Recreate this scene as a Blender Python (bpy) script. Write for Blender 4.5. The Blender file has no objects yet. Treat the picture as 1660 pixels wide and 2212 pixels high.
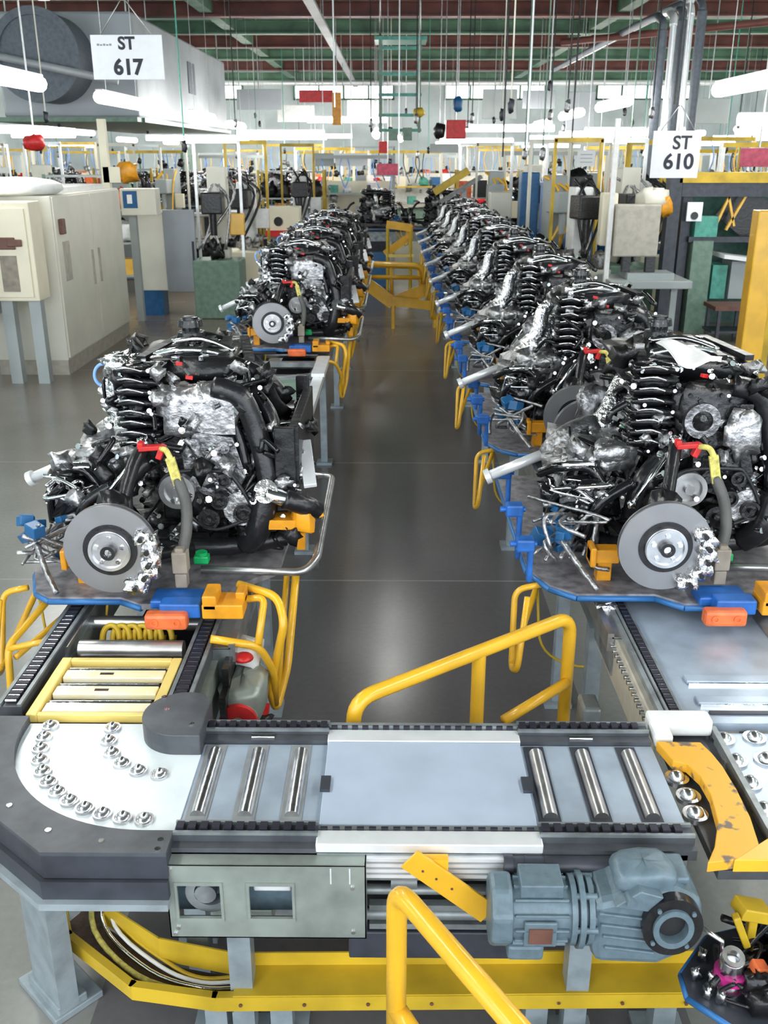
import bpy, math, random
from mathutils import Vector, Matrix
C = bpy.context.scene.collection
PI = math.pi
# ------------------------------------------------------------------ camera
FPX = 2050.0; HC = 2.3
TH = math.atan(771/FPX); YAW = math.atan(20*math.cos(TH)/FPX)
fw = Vector((-math.sin(YAW)*math.cos(TH), math.cos(YAW)*math.cos(TH), -math.sin(TH)))
rt = Vector((math.cos(YAW), math.sin(YAW), 0)); upv = rt.cross(fw)
cam_d = bpy.data.cameras.new('camera'); cam = bpy.data.objects.new('camera', cam_d); C.objects.link(cam)
cam.matrix_world = Matrix(((rt.x, upv.x, -fw.x, 0), (rt.y, upv.y, -fw.y, 0), (rt.z, upv.z, -fw.z, HC), (0, 0, 0, 1)))
cam_d.sensor_fit = 'VERTICAL'; cam_d.sensor_height = 36; cam_d.lens = FPX/2212*36; cam_d.clip_end = 200; cam_d.clip_start = .05
bpy.context.scene.camera = cam
cam_d.dof.use_dof = True; cam_d.dof.focus_distance = 2.9; cam_d.dof.aperture_fstop = 9
# ------------------------------------------------------------------ world, exposure, lamp power
w = bpy.data.worlds.new('fill_light'); bpy.context.scene.world = w; w.use_nodes = True
w.node_tree.nodes['Background'].inputs[0].default_value = (.86, .93, 1, 1)
w.node_tree.nodes['Background'].inputs[1].default_value = 2.0  # fill light added, entering by the open end behind the camera
vs = bpy.context.scene.view_settings
vs.view_transform = 'Standard'; vs.look = 'None'; vs.gamma = 1; vs.exposure = 0.85; vs.use_curve_mapping = False
LAMP = 17.0      # emission of the fluorescent tubes

def ray(px, py): return fw + rt*((px-830)/FPX) - upv*((py-1106)/FPX)
def atz(px, py, z):
    d = ray(px, py); t = (z-HC)/d.z; return Vector((0, 0, HC)) + d*t
def aty(px, py, y):
    d = ray(px, py); t = y/d.y; return Vector((0, 0, HC)) + d*t

# ------------------------------------------------------------------ materials
M = {}
def mat(name, col, rough=.5, metal=0., var=.12, scale=14, bump=0., emit=0, col2=None, wear=None, coat=0):
    m = bpy.data.materials.new(name); m.use_nodes = True; nt = m.node_tree; b = nt.nodes['Principled BSDF']
    b.inputs['Roughness'].default_value = rough; b.inputs['Metallic'].default_value = metal
    if coat: b.inputs['Coat Weight'].default_value = coat
    tc = nt.nodes.new('ShaderNodeTexCoord'); n = nt.nodes.new('ShaderNodeTexNoise')
    n.inputs['Scale'].default_value = scale; n.inputs['Detail'].default_value = 4
    nt.links.new(tc.outputs['Object'], n.inputs['Vector'])
    r = nt.nodes.new('ShaderNodeValToRGB'); e = r.color_ramp.elements
    c2 = col2 or tuple(c*(1-var*2) for c in col)
    c1 = tuple(min(1, c*(1+var)) for c in col) if not col2 else col
    e[0].color = (*c2, 1); e[1].color = (*c1, 1); e[0].position = .3; e[1].position = .62
    if wear: e[0].position = wear; e[1].position = wear+.06
    nt.links.new(n.outputs['Fac'], r.inputs['Fac']); nt.links.new(r.outputs['Color'], b.inputs['Base Color'])
    if bump:
        bp = nt.nodes.new('ShaderNodeBump'); bp.inputs['Strength'].default_value = bump; bp.inputs['Distance'].default_value = .01
        nt.links.new(n.outputs['Fac'], bp.inputs['Height']); nt.links.new(bp.outputs['Normal'], b.inputs['Normal'])
    if emit:
        b.inputs['Emission Color'].default_value = (*col, 1); b.inputs['Emission Strength'].default_value = emit
    M[name] = m; return m
mat('black', (.012, .012, .014), .28, bump=.3, scale=30)
mat('black_gloss', (.010, .010, .012), .12, scale=20, bump=.4)
mat('rubber', (.02, .02, .022), .5)
mat('dark_iron', (.05, .05, .052), .35, .8, bump=.5, scale=40)
mat('brown_iron', (.09, .06, .045), .5, .5, bump=.5, scale=40)
mat('cast', (.46, .46, .47), .40, .9, var=.25, bump=.8, scale=35)
mat('cast_dark', (.27, .27, .28), .38, .9, var=.3, bump=.8, scale=35)
mat('chrome', (.85, .85, .87), .10, 1, bump=.15, scale=25)
mat('foil', (.85, .86, .88), .18, 1, bump=1.0, scale=60)
mat('steel', (.55, .55, .55), .33, .9, var=.12, bump=.1)
mat('disc', (.30, .30, .31), .38, .75, var=.06, scale=6)
mat('hub', (.62, .62, .64), .25, .9)
mat('galv', (.34, .385, .35), .40, .45, var=.14, scale=9)
mat('plate_grey', (.42, .50, .60), .30, .25, var=.10, scale=8, bump=.05)
mat('plate_wide', (.58, .68, .84), .24, .25, var=.05, scale=5)
mat('pale_plate', (.84, .92, .97), .25, .1, var=.06, scale=7)
mat('alu_white', (.90, .92, .94), .28, .35, var=.03)
mat('frame_grey', (.085, .092, .105), .42, .2, var=.15)
mat('deep_grey', (.045, .05, .065), .4, .1, var=.15)
mat('chain', (.03, .03, .045), .4, .4)
mat('machine_grey', (.135, .195, .235), .38, .1, var=.08, bump=.15, scale=50)
mat('leg_grey', (.30, .35, .38), .4, .2, var=.12)
mat('conveyor_grey', (.28, .31, .32), .38, .45, var=.2)
mat('yellow', (.85, .47, .025), .3, 0, var=.07, scale=6, coat=.3)
mat('yellow_worn', (.86, .43, .03), .4, 0, scale=16, col2=(.16, .12, .09), wear=.36)
mat('yellow_dull', (.60, .40, .025), .42, 0, var=.14, scale=5)
mat('cream_yellow', (.95, .72, .22), .35, .1, var=.06, scale=5)
mat('slat_glare', (.98, .92, .72), .3, .1, var=.05, scale=9, col2=(.95, .80, .38))  # yellow slats whitened in the colour to stand in for glare
mat('bright_steel', (.74, .75, .77), .24, 1, bump=.1, scale=30)
mat('amber', (.78, .33, .015), .35, var=.12)
mat('orange', (.80, .17, .05), .4, var=.15)
mat('blue', (.02, .13, .46), .38, var=.2)
mat('blue_edge', (.03, .16, .42), .4, col2=(.10, .13, .17), wear=.3, scale=20)
mat('tray_grey', (.26, .25, .27), .5, .2, var=.25, scale=22)
mat('red', (.62, .02, .02), .38)
mat('strap', (.62, .55, .14), .5, var=.2, scale=60)
mat('tan', (.30, .26, .21), .6)
mat('hose_grey', (.10, .10, .095), .55)
mat('green', (.0, .36, .10), .35)
mat('teal', (.08, .36, .28), .4)
mat('sky_blue', (.2, .4, .85), .35)
mat('magenta', (.55, .03, .24), .35)
mat('white', (.86, .87, .86), .45, var=.04)
mat('cream', (.78, .76, .66), .42, var=.04, scale=2)
mat('warm_white', (.86, .80, .62), .45, var=.05, scale=2)
mat('cab_grey', (.40, .44, .44), .42, .05, var=.06, scale=2)
mat('door_grey', (.32, .35, .38), .30, .3, var=.08, scale=2)
mat('beige', (.48, .45, .38), .5, var=.08)
mat('mid_grey', (.3, .31, .32), .5, var=.1)
mat('barrel_blue', (.015, .12, .30), .35, var=.1)
mat('rack_green', (.05, .13, .11), .45, var=.15)
mat('mach_green', (.17, .27, .21), .45, var=.1)
mat('brown', (.16, .07, .05), .5)
mat('paper', (.95, .96, .98), .6, var=.02)
mat('ink', (.03, .03, .045), .6)
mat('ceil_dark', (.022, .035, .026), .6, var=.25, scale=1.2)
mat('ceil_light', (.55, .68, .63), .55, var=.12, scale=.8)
mat('beam_green', (.10, .20, .13), .5, var=.2, scale=2)
mat('beam_red', (.16, .05, .04), .5, var=.2, scale=2)
mat('duct', (.40, .43, .46), .5, .2, var=.08, scale=1)
mat('duct_dark', (.13, .15, .18), .5, .2, var=.1)
mat('wall', (.66, .74, .76), .6, var=.12, scale=.6)
mat('pink', (.75, .12, .2), .5)
for nm, st in (('tube_light', LAMP),):
    mat(nm, (1.0, .99, .95), .5, emit=st, var=0)
mat('window_light', (.85, .93, 1.0), .5, emit=1.6, var=0)

# ------------------------------------------------------------------ mesh builder
def R3(rx=0, ry=0, rz=0):
    return (Matrix.Rotation(rz, 3, 'Z') @ Matrix.Rotation(ry, 3, 'Y') @ Matrix.Rotation(rx, 3, 'X'))
class MB:
    def __init__(s): s.v = []; s.f = []; s.sm = []; s.mi = []; s.mats = []; s.cur = 0
    def mat(s, name):
        if name not in s.mats: s.mats.append(name)
        s.cur = s.mats.index(name); return s
    def add(s, vs, fs, smooth=False):
        o = len(s.v); s.v += [tuple(v) for v in vs]
        for f in fs: s.f.append(tuple(i+o for i in f)); s.sm.append(smooth); s.mi.append(s.cur)
    def box(s, c, d, rot=None):
        c = Vector(c); hx, hy, hz = d[0]/2, d[1]/2, d[2]/2; vs = []
        for z in (-hz, hz):
            for x, y in ((-hx, -hy), (hx, -hy), (hx, hy), (-hx, hy)):
                p = Vector((x, y, z)); p = (rot @ p if rot else p) + c; vs.append(p)
        s.add(vs, [(3, 2, 1, 0), (4, 5, 6, 7), (0, 1, 5, 4), (1, 2, 6, 5), (2, 3, 7, 6), (3, 0, 4, 7)]); return s
    def bb(s, x0, x1, y0, y1, z0, z1): return s.box(((x0+x1)/2, (y0+y1)/2, (z0+z1)/2), (abs(x1-x0), abs(y1-y0), abs(z1-z0)))
    def prism(s, poly, z0, z1, axis='z', at=(0, 0, 0)):
        # poly CCW; axis z: (x,y)->z ; axis y: (x,z) extruded along y ; axis x: (y,z) along x
        def P(a, b, c):
            p = {'z': (a, b, c), 'y': (a, c, b), 'x': (c, a, b)}[axis]; return (p[0]+at[0], p[1]+at[1], p[2]+at[2])
        n = len(poly); vs = [P(a, b, z0) for a, b in poly]+[P(a, b, z1) for a, b in poly]
        fs = [tuple(range(n-1, -1, -1)), tuple(range(n, 2*n))]+[(i, (i+1) % n, n+(i+1) % n, n+i) for i in range(n)]
        if axis == 'y': fs = [tuple(reversed(f)) for f in fs]
        s.add(vs, fs); return s
    def _frame(s, d):
        d = d.normalized(); a = Vector((0, 0, 1)) if abs(d.z) < .9 else Vector((1, 0, 0))
        u = d.cross(a).normalized(); return u, d.cross(u).normalized()
    def cyl(s, p0, p1, r, r1=None, n=14, smooth=True):
        p0 = Vector(p0); p1 = Vector(p1); r1 = r if r1 is None else r1; u, v = s._frame(p1-p0); vs = []
        for p, q in ((p0, r), (p1, r1)):
            for i in range(n):
                a = 2*PI*i/n; vs.append(p+u*math.cos(a)*q+v*math.sin(a)*q)
        s.add(vs, [(i, (i+1) % n, n+(i+1) % n, n+i) for i in range(n)], smooth)
        s.add(vs[:n], [tuple(range(n-1, -1, -1))]); s.add(vs[n:], [tuple(range(n))]); return s
    def ring(s, p0, p1, ro, ri, n=28):
        p0 = Vector(p0); p1 = Vector(p1); u, v = s._frame(p1-p0); vs = []
        for p in (p0, p1):
            for q in (ro, ri):
                for i in range(n): a = 2*PI*i/n; vs.append(p+u*math.cos(a)*q+v*math.sin(a)*q)
        fs = []; fl = []
        for i in range(n):
            j = (i+1) % n
            fs += [(i, j, 2*n+j, 2*n+i), (n+j, n+i, 3*n+i, 3*n+j)]; fl += [(j, i, n+i, n+j), (2*n+i, 2*n+j, 3*n+j, 3*n+i)]
        s.add(vs, fs, True); s.add(vs, fl); return s
    def tube(s, pts, r, n=8, smoothpts=True, cap=True):
        pts = [Vector(p) for p in pts]
        if smoothpts and len(pts) > 2:
            q = []; P = [pts[0]]+pts+[pts[-1]]
            for i in range(1, len(P)-2):
                for k in range(5):
                    t = k/5; a, b, c, d = P[i-1], P[i], P[i+1], P[i+2]
                    q.append(.5*((2*b)+(c-a)*t+(2*a-5*b+4*c-d)*t*t+(3*b-a-3*c+d)*t**3))
            q.append(pts[-1]); pts = q
        u = None; vs = []; m = len(pts)
        for i, p in enumerate(pts):
            d = (pts[min(i+1, m-1)]-pts[max(i-1, 0)])
            if d.length < 1e-9: d = Vector((0, 0, 1))
            d.normalize()
            if u is None: u, v = s._frame(d)
            else:
                u = (u-d*u.dot(d)); u = u.normalized() if u.length > 1e-6 else s._frame(d)[0]; v = d.cross(u)
            rr = r(i/(m-1)) if callable(r) else r
            for k in range(n): a = 2*PI*k/n; vs.append(p+u*math.cos(a)*rr+v*math.sin(a)*rr)
        fs = [(i*n+k, i*n+(k+1) % n, (i+1)*n+(k+1) % n, (i+1)*n+k) for i in range(m-1) for k in range(n)]
        if cap: fs += [tuple(range(n-1, -1, -1)), tuple((m-1)*n+k for k in range(n))]
        s.add(vs, fs, True); return s
    def pipe(s, pts, r, rad=.06, n=12):          # straight runs with rounded corners
        pts = [Vector(p) for p in pts]; q = [pts[0]]
        for i in range(1, len(pts)-1):
            a, b, c = pts[i-1], pts[i], pts[i+1]; e = min(rad, (a-b).length*.45, (c-b).length*.45)
            p0 = b+(a-b).normalized()*e; p2 = b+(c-b).normalized()*e
            for k in range(7): t = k/6; q.append((1-t)**2*p0+2*t*(1-t)*b+t*t*p2)
        q.append(pts[-1]); return s.tube(q, r, n, smoothpts=False)
    def dome(s, c, r, h=None, n=14, m=4, axis=Vector((0, 0, 1))):
        c = Vector(c); h = h or r; u, v = s._frame(axis); vs = []
        for j in range(m):
            a = j/m*PI/2
            for i in range(n): b = 2*PI*i/n; vs.append(c+(u*math.cos(b)+v*math.sin(b))*r*math.cos(a)+axis*h*math.sin(a))
        vs.append(c+axis*h); fs = [(j*n+i, j*n+(i+1) % n, (j+1)*n+(i+1) % n, (j+1)*n+i) for j in range(m-1) for i in range(n)]
        fs += [((m-1)*n+i, (m-1)*n+(i+1) % n, m*n) for i in range(n)]+[tuple(range(n-1, -1, -1))]
        s.add(vs, fs, True); return s
    def blob(s, c, d, rng, amp=.18, rot=None, n=10, m=7, sq=.6):     # lumpy rounded casting
        c = Vector(c); vs = []
        ph = [rng.uniform(0, 6) for _ in range(6)]
        def sg(x): return math.copysign(abs(x)**sq, x)
        for j in range(m+1):
            a = -PI/2+PI*j/m
            for i in range(n):
                b = 2*PI*i/n
                k = 1+amp*(math.sin(3*b+ph[0]+2*a)+math.sin(5*a+ph[1]+b)*.6+math.sin(4*b-3*a+ph[2])*.5)
                p = Vector((sg(math.cos(a))*sg(math.cos(b))*d[0]/2*k, sg(math.cos(a))*sg(math.sin(b))*d[1]/2*k, sg(math.sin(a))*d[2]/2*k))
                vs.append((rot @ p if rot else p)+c)
        s.add(vs, [(j*n+i, j*n+(i+1) % n, (j+1)*n+(i+1) % n, (j+1)*n+i) for j in range(m) for i in range(n)], True); return s
    def build(s, name, m=None, parent=None, loc=(0, 0, 0), rz=0, bevel=0):
        me = bpy.data.meshes.new(name); me.from_pydata(s.v, [], s.f)
        names = s.mats if s.mats else [m]
        if m and s.mats: names = s.mats
        for nm in names: me.materials.append(M[nm])
        me.polygons.foreach_set('use_smooth', s.sm)
        me.polygons.foreach_set('material_index', s.mi if s.mats else [0]*len(s.f)); me.update()
        o = bpy.data.objects.new(name, me); C.objects.link(o); o.location = loc; o.rotation_euler[2] = rz
        if parent: o.parent = parent
        if bevel:
            b = o.modifiers.new('bevel', 'BEVEL'); b.width = bevel; b.segments = 2; b.limit_method = 'ANGLE'; b.angle_limit = .7
        return o
def islands(mb):
    key = {}; par = []
    ids = []
    for v in mb.v:
        k = (round(v[0], 5), round(v[1], 5), round(v[2], 5))
        if k not in key: key[k] = len(par); par.append(len(par))
        ids.append(key[k])
    def find(a):
        while par[a] != a: par[a] = par[par[a]]; a = par[a]
        return a
    for f in mb.f:
        a = find(ids[f[0]])
        for i in f[1:]: par[find(ids[i])] = a
    groups = {}
    for n, f in enumerate(mb.f): groups.setdefault(find(ids[f[0]]), []).append(n)
    return groups.values()
def build_each(mb, name, m, parent, **kw):
    out = []
    for g in islands(mb):
        k = MB(); used_ = {}
        for n in g:
            fs = []
            for i in mb.f[n]:
                if i not in used_: used_[i] = len(k.v); k.v.append(mb.v[i])
                fs.append(used_[i])
            k.f.append(tuple(fs)); k.sm.append(mb.sm[n]); k.mi.append(0)
        out.append(k.build(name, m, parent, **kw))
    return out
MB.each = build_each
def tag(o, label=None, cat=None, group=None, kind=None):
    if label: o['label'] = label
    if cat: o['category'] = cat
    if group: o['group'] = group
    if kind: o['kind'] = kind
    return o
def thing(name, label, cat, loc=(0, 0, 0), rz=0, group=None):
    o = bpy.data.objects.new(name, None); C.objects.link(o); o.location = loc; o.rotation_euler[2] = rz
    o.empty_display_size = .1; return tag(o, label, cat, group)
KIDS = {}
def copy_tree(o, parent=None, kids=None):
    c = o.copy(); C.objects.link(c)
    if parent: c.parent = parent
    for ch in list(o.children): copy_tree(ch, c)
    return c
def dup(o, loc, label, group=None, rz=None):
    c = copy_tree(o); c.location = loc; c['label'] = label
    if rz is not None: c.rotation_euler[2] = rz
    if group: c['group'] = group
    elif 'group' in c: del c['group']
    return c
def text_mesh(txt, size, bold=.0):
    cu = bpy.data.curves.new('t', 'FONT'); cu.body = txt; cu.size = size; cu.align_x = 'CENTER'; cu.extrude = .002; cu.offset = bold
    cu.resolution_u = 4
    ob = bpy.data.objects.new('t', cu); C.objects.link(ob); dg = bpy.context.evaluated_depsgraph_get(); dg.update()
    me = bpy.data.meshes.new_from_object(ob.evaluated_get(dg)); bpy.data.objects.remove(ob); return me
def lettering(txt, size, m, parent, loc, bold=.0, label=None):
    me = text_mesh(txt, size, bold); me.materials.clear(); me.materials.append(M[m])
    o = bpy.data.objects.new('lettering', me); C.objects.link(o); o.parent = parent; o.location = loc; o.rotation_euler[0] = PI/2
    if label: o['label'] = label
    return o

# ------------------------------------------------------------------ the hall
def floor_material():
    m = bpy.data.materials.new('concrete_floor'); m.use_nodes = True; nt = m.node_tree; b = nt.nodes['Principled BSDF']; L = nt.links.new
    tc = nt.nodes.new('ShaderNodeTexCoord'); sx = nt.nodes.new('ShaderNodeSeparateXYZ'); L(tc.outputs['Object'], sx.inputs[0])
    n = nt.nodes.new('ShaderNodeTexNoise'); n.inputs['Scale'].default_value = 1.1; n.inputs['Detail'].default_value = 7; L(tc.outputs['Object'], n.inputs['Vector'])
    n2 = nt.nodes.new('ShaderNodeTexNoise'); n2.inputs['Scale'].default_value = 38; n2.inputs['Detail'].default_value = 3; L(tc.outputs['Object'], n2.inputs['Vector'])
    def mth(op, a, b_=None, c=None):
        k = nt.nodes.new('ShaderNodeMath'); k.operation = op
        for i, x in enumerate((a, b_, c)):
            if x is None: continue
            if isinstance(x, (int, float)): k.inputs[i].default_value = x
            else: L(x, k.inputs[i])
        return k.outputs[0]
    ax = mth('ABSOLUTE', sx.outputs[0])
    aisle = mth('LESS_THAN', ax, .85)                       # darker band between the two lines
    mx = nt.nodes.new('ShaderNodeMix'); mx.data_type = 'RGBA'; L(aisle, mx.inputs[0])
    mx.inputs[6].default_value = (.25, .25, .235, 1); mx.inputs[7].default_value = (.15, .142, .145, 1)
    far = nt.nodes.new('ShaderNodeMapRange'); L(sx.outputs[1], far.inputs[0]); far.inputs[1].default_value = 6; far.inputs[2].default_value = 13
    mx2 = nt.nodes.new('ShaderNodeMix'); mx2.data_type = 'RGBA'; L(far.outputs[0], mx2.inputs[0]); L(mx.outputs[2], mx2.inputs[6]); mx2.inputs[7].default_value = (.21, .17, .135, 1)
    # expansion joints across the hall
    js = None
    for yj in (4.99, 7.23, 10.7, 14.2):
        d = mth('LESS_THAN', mth('ABSOLUTE', mth('SUBTRACT', sx.outputs[1], yj)), .007)
        js = d if js is None else mth('MAXIMUM', js, d)
    mx3 = nt.nodes.new('ShaderNodeMix'); mx3.data_type = 'RGBA'; L(mth('MULTIPLY', js, .55), mx3.inputs[0]); L(mx2.outputs[2], mx3.inputs[6]); mx3.inputs[7].default_value = (.42, .41, .39, 1)
    k = mth('ADD', mth('MULTIPLY', n.outputs[0], .4), mth('ADD', mth('MULTIPLY', n2.outputs[0], .25), .67))
    vm = nt.nodes.new('ShaderNodeVectorMath'); vm.operation = 'SCALE'; L(mx3.outputs[2], vm.inputs[0]); L(k, vm.inputs['Scale'])
    L(vm.outputs[0], b.inputs['Base Color'])
    L(mth('ADD', mth('MULTIPLY', n.outputs[0], .12), .17), b.inputs['Roughness'])
    bp = nt.nodes.new('ShaderNodeBump'); bp.inputs['Strength'].default_value = .12; bp.inputs['Distance'].default_value = .01; L(n.outputs[0], bp.inputs['Height']); L(bp.outputs[0], b.inputs['Normal'])
    M['floor'] = m
floor_material()
def struct(mb, name, m=None): return tag(mb.build(name, m), kind='structure')
struct(MB().bb(-16, 16, -6, 48, -.2, 0), 'floor', 'floor')
cm = MB()
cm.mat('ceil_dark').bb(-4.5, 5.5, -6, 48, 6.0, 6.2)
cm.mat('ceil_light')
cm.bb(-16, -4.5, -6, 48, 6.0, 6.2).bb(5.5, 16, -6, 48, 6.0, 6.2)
struct(cm, 'ceiling')
struct(MB().bb(-16, 16, 48, 48.2, 0, 6.2), 'wall_back', 'wall')
struct(MB().bb(-16.2, -16, -6, 48, 0, 6.2), 'wall_left', 'wall')
struct(MB().bb(16, 16.2, -6, 48, 0, 6.2), 'wall_right', 'wall')
# ribs of the corrugated ceiling and beams below it
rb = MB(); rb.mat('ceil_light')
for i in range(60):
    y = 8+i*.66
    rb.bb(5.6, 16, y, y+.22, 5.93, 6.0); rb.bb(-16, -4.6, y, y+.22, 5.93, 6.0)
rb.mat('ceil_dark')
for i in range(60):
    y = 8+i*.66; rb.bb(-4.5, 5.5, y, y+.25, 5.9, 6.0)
struct(rb, 'trim_1')
n = 1
for i, y in enumerate((22, 25.5, 29, 32.5, 36.5, 41, 46.5)):
    n += 1; m = ('beam_green', 'beam_red')[i % 2]
    b = MB().bb(-16, 16, y, y+.3, 5.72, 5.76).bb(-16, 16, y+.12, y+.18, 5.45, 5.74).bb(-16, 16, y, y+.3, 5.42, 5.46)
    struct(b, 'trim_%d' % n, m)
for x in (-4.5, 5.5):
    n += 1; struct(MB().bb(x-.15, x+.15, 4, 48, 5.5, 5.98), 'trim_%d' % n, 'beam_green')
for i, x in enumerate((-11.6, -4.6, 2.4, 9.4)):       # high windows in the far wall
    wd = MB().bb(x, x+4.6, 47.93, 47.97, 4.75, 5.3)
    o = tag(wd.build('window_%d' % (i+1), 'window_light'), kind='structure')
    fr = MB()
    for k in range(5): fr.bb(x+k*1.15-.04, x+k*1.15+.04, 47.86, 47.99, 4.7, 5.35)
    for z in (4.72, 5.33): fr.bb(x-.04, x+4.64, 47.86, 47.99, z-.04, z+.04)
    fr.build('window_frame', 'beam_green', o)

# ------------------------------------------------------------------ engine and front axle assembly (x = towards the car's nose, y = across, z = up)
def make_engine(seed=5, var='L'):
    rng = random.Random(seed); t = thing('engine_assembly', 'engine', 'engine')
    U = rng.uniform
    # subframe and arms
    m = MB()
    for s in (-1, 1):
        m.tube([(-.34, s*.32, .05), (-.1, s*.36, .07), (.2, s*.34, .06), (.42, s*.30, .08)], .032, 10)
    m.box((-.2, 0, .06), (.16, .66, .06)).box((.36, 0, .08), (.09, .62, .06)).box((.1, 0, .03), (.5, .12, .03))
    m.build('subframe', 'black', t, bevel=.006)
    for s in (-1, 1):
        m = MB()
        m.tube([(-.25, s*.3, .07), (-.18, s*.46, .10), (-.1, s*.60, .12)], lambda k: .035-.012*k, 10)
        m.tube([(.12, s*.32, .06), (.02, s*.46, .085), (-.1, s*.60, .12)], .022, 8)
        m.tube([(-.24, s*.26, .17), (-.19, s*.42, .15), (-.17, s*.6, .15)], .014, 8)
        m.build('control_arm', 'black', t)
        k = MB(); k.blob((-.1, s*.60, .22), (.12, .09, .26), rng, .12); k.tube([(-.08, s*.58, .3), (-.05, s*.5, .42), (-.02, s*.42, .47)], .022, 8)
        k.cyl((-.1, s*.5, .19), (-.1, s*.65, .19), .07)
        k.build('knuckle', 'black', t)
        # brake disc with hat, hub, bolts
        y0 = s*.685; y1 = s*.660
        d = MB().ring((-.1, y0, .19), (-.1, y0-s*.009, .19), .150, .085, 48).ring((-.1, y1+s*.009, .19), (-.1, y1, .19), .150, .085, 48)
        d.ring((-.1, y0-s*.008, .19), (-.1, y1+s*.008, .19), .140, .085, 36)
        D = d.build('brake_disc', 'disc', t)
        MB().ring((-.1, y0+s*.004, .19), (-.1, y1, .19), .087, .066, 40).build('disc_hat', 'black', D)
        h = MB().cyl((-.1, y0+s*.012, .19), (-.1, y1, .19), .068, n=36); h.ring((-.1, y0+s*.020, .19), (-.1, y0+s*.01, .19), .066, .056, 36)
        H_ = h.build('hub', 'hub', D)
        MB().ring((-.1, y0+s*.032, .19), (-.1, y0+s*.01, .19), .024, .013, 20).build('hub_bore', 'black', H_)
        MB().cyl((-.1, y0+s*.026, .19), (-.1, y0+s*.012, .19), .012, n=12).build('axle_nut', 'chrome', H_)
        for k5 in range(5):
            a = k5*2*PI/5+.3
            MB().cyl((-.1+.044*math.cos(a), y0+s*.018, .19+.044*math.sin(a)), (-.1+.044*math.cos(a), y0+s*.01, .19+.044*math.sin(a)), .008, n=10).build('wheel_bolt', 'chrome', H_)
        c = MB(); r2 = random.Random(3)
        for q in range(9):
            a = -1.05+q*.2
            rr = .128+.012*(q % 2)
            c.blob((-.1+rr*math.cos(a), s*.684, .175+rr*math.sin(a)*.95), (.05, .075, .045), r2, .25, n=9, m=6)
        cp = c.build('brake_caliper', 'foil', t)
        bz = MB()
        for q in range(5):
            a = -.9+q*.36; bz.cyl((-.1+.13*math.cos(a), s*.735, .175+.13*math.sin(a)), (-.1+.13*math.cos(a), s*.70, .175+.13*math.sin(a)), .009, n=8)
        bz.each('caliper_piston', 'black', cp)
    # block, sump, casings
    m = MB(); m.box((.14, 0, .30), (.34, .52, .34)); m.box((.13, 0, .13), (.26, .44, .14))
    for i in range(7): m.box((.32, -.22+i*.07, .3), (.03, .02, .28))
    m.build('engine_block', 'dark_iron', t, bevel=.01)
    m = MB(); m.blob((.13, -.275, .545), (.25, .10, .17), rng, .12, n=16, m=10, sq=.45)
    m.blob((.05, -.265, .56), (.13, .09, .12), rng, .15); m.box((.2, -.30, .52), (.12, .05, .10))
    for i in range(6): m.cyl((.04+i*.036, -.33, .60-.018*(i % 3)), (.04+i*.036, -.30, .60-.018*(i % 3)), .008, n=8)
    m.build('cylinder_head_cover', 'cast' if var == 'L' else 'dark_iron', t)
    if var != 'L':
        MB().ring((.085, -.345, .515), (.085, -.30, .515), .062, .036, 26).blob((.085, -.29, .515), (.16, .06, .10), rng, .12).build('throttle_ring', 'cast_dark', t)
        MB().blob((.225, -.345, .47), (.11, .06, .14), rng, .25, n=14, m=9).build('end_casting', 'cast', t)
    m = MB(); m.prism([(.08, .27), (.24, .22), (.29, .32), (.25, .46), (.12, .48), (.07, .40)], -.33, -.26, 'y')
    for p in ((.12, .44), (.22, .43), (.24, .30), (.12, .31), (.17, .37)):
        m.cyl((p[0], -.352, p[1]), (p[0], -.32, p[1]), .022, n=12); m.cyl((p[0], -.358, p[1]), (p[0], -.33, p[1]), .009, n=8)
    m.tube([(.09, -.34, .46), (.16, -.35, .37), (.25, -.34, .26)], .013, 8); m.tube([(.10, -.34, .30), (.18, -.35, .41), (.25, -.34, .44)], .010, 8)
    m.blob((.18, -.335, .35), (.13, .04, .12), rng, .25)
    m.build('timing_cover', 'cast_dark' if var == 'L' else 'dark_iron', t, bevel=.004)
    for (px, pz, r_) in ((.055, .28, .062), (.20, .245, .03), (.16, .18, .038), (.28, .20, .034), (.22, .32, .026)):
        P = MB().ring((px, -.385, pz), (px, -.352, pz), r_, r_*.72, 30); P.cyl((px, -.372, pz), (px, -.345, pz), r_*.75, n=24); P.cyl((px, -.392, pz), (px, -.36, pz), r_*.28, n=14)
        P.build('pulley', 'dark_iron' if r_ < .06 else 'steel', t)
    b = MB(); b.tube([(-.01, -.368, .29), (.04, -.368, .345), (.2, -.368, .352), (.25, -.368, .33), (.318, -.368, .2), (.27, -.368, .165), (.16, -.368, .138), (.06, -.368, .215), (0, -.368, .25), (-.01, -.368, .29)], .007, 6)
    b.build('drive_belt', 'rubber', t)
    # alternator
    a = MB().cyl((.27, -.36, .21), (.27, -.22, .21), .062, n=22)
    for i in range(12):
        q = i*PI/6; a.box((.27+.062*math.cos(q), -.29, .21+.062*math.sin(q)), (.01, .12, .012), R3(0, -q, 0))
    a.build('alternator', 'cast', t)
    # intake: stack of black ribs, left of the head cover
    m = MB()
    for i in range(8):
        z = .42+i*.037; m.blob((-.075+.008*math.sin(i*2.1), -.22+.01*(i % 3), z), (.155, .17, .036), rng, .10, n=14, m=6, sq=.5)
        m.tube([(-.15, -.28, z), (-.08, -.315, z+.012), (0, -.29, z)], .011, 7)
    m.build('intake_ribs', 'black_gloss', t)
    m = MB()
    for i in range(8):
        z = .435+i*.037; m.tube([(-.135, -.315, z), (-.09, -.33, z+.008), (-.045, -.32, z-.006)], .0045, 6)
        if i % 2: m.cyl((-.02, -.32, z), (-.02, -.34, z), .007, n=8)
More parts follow.
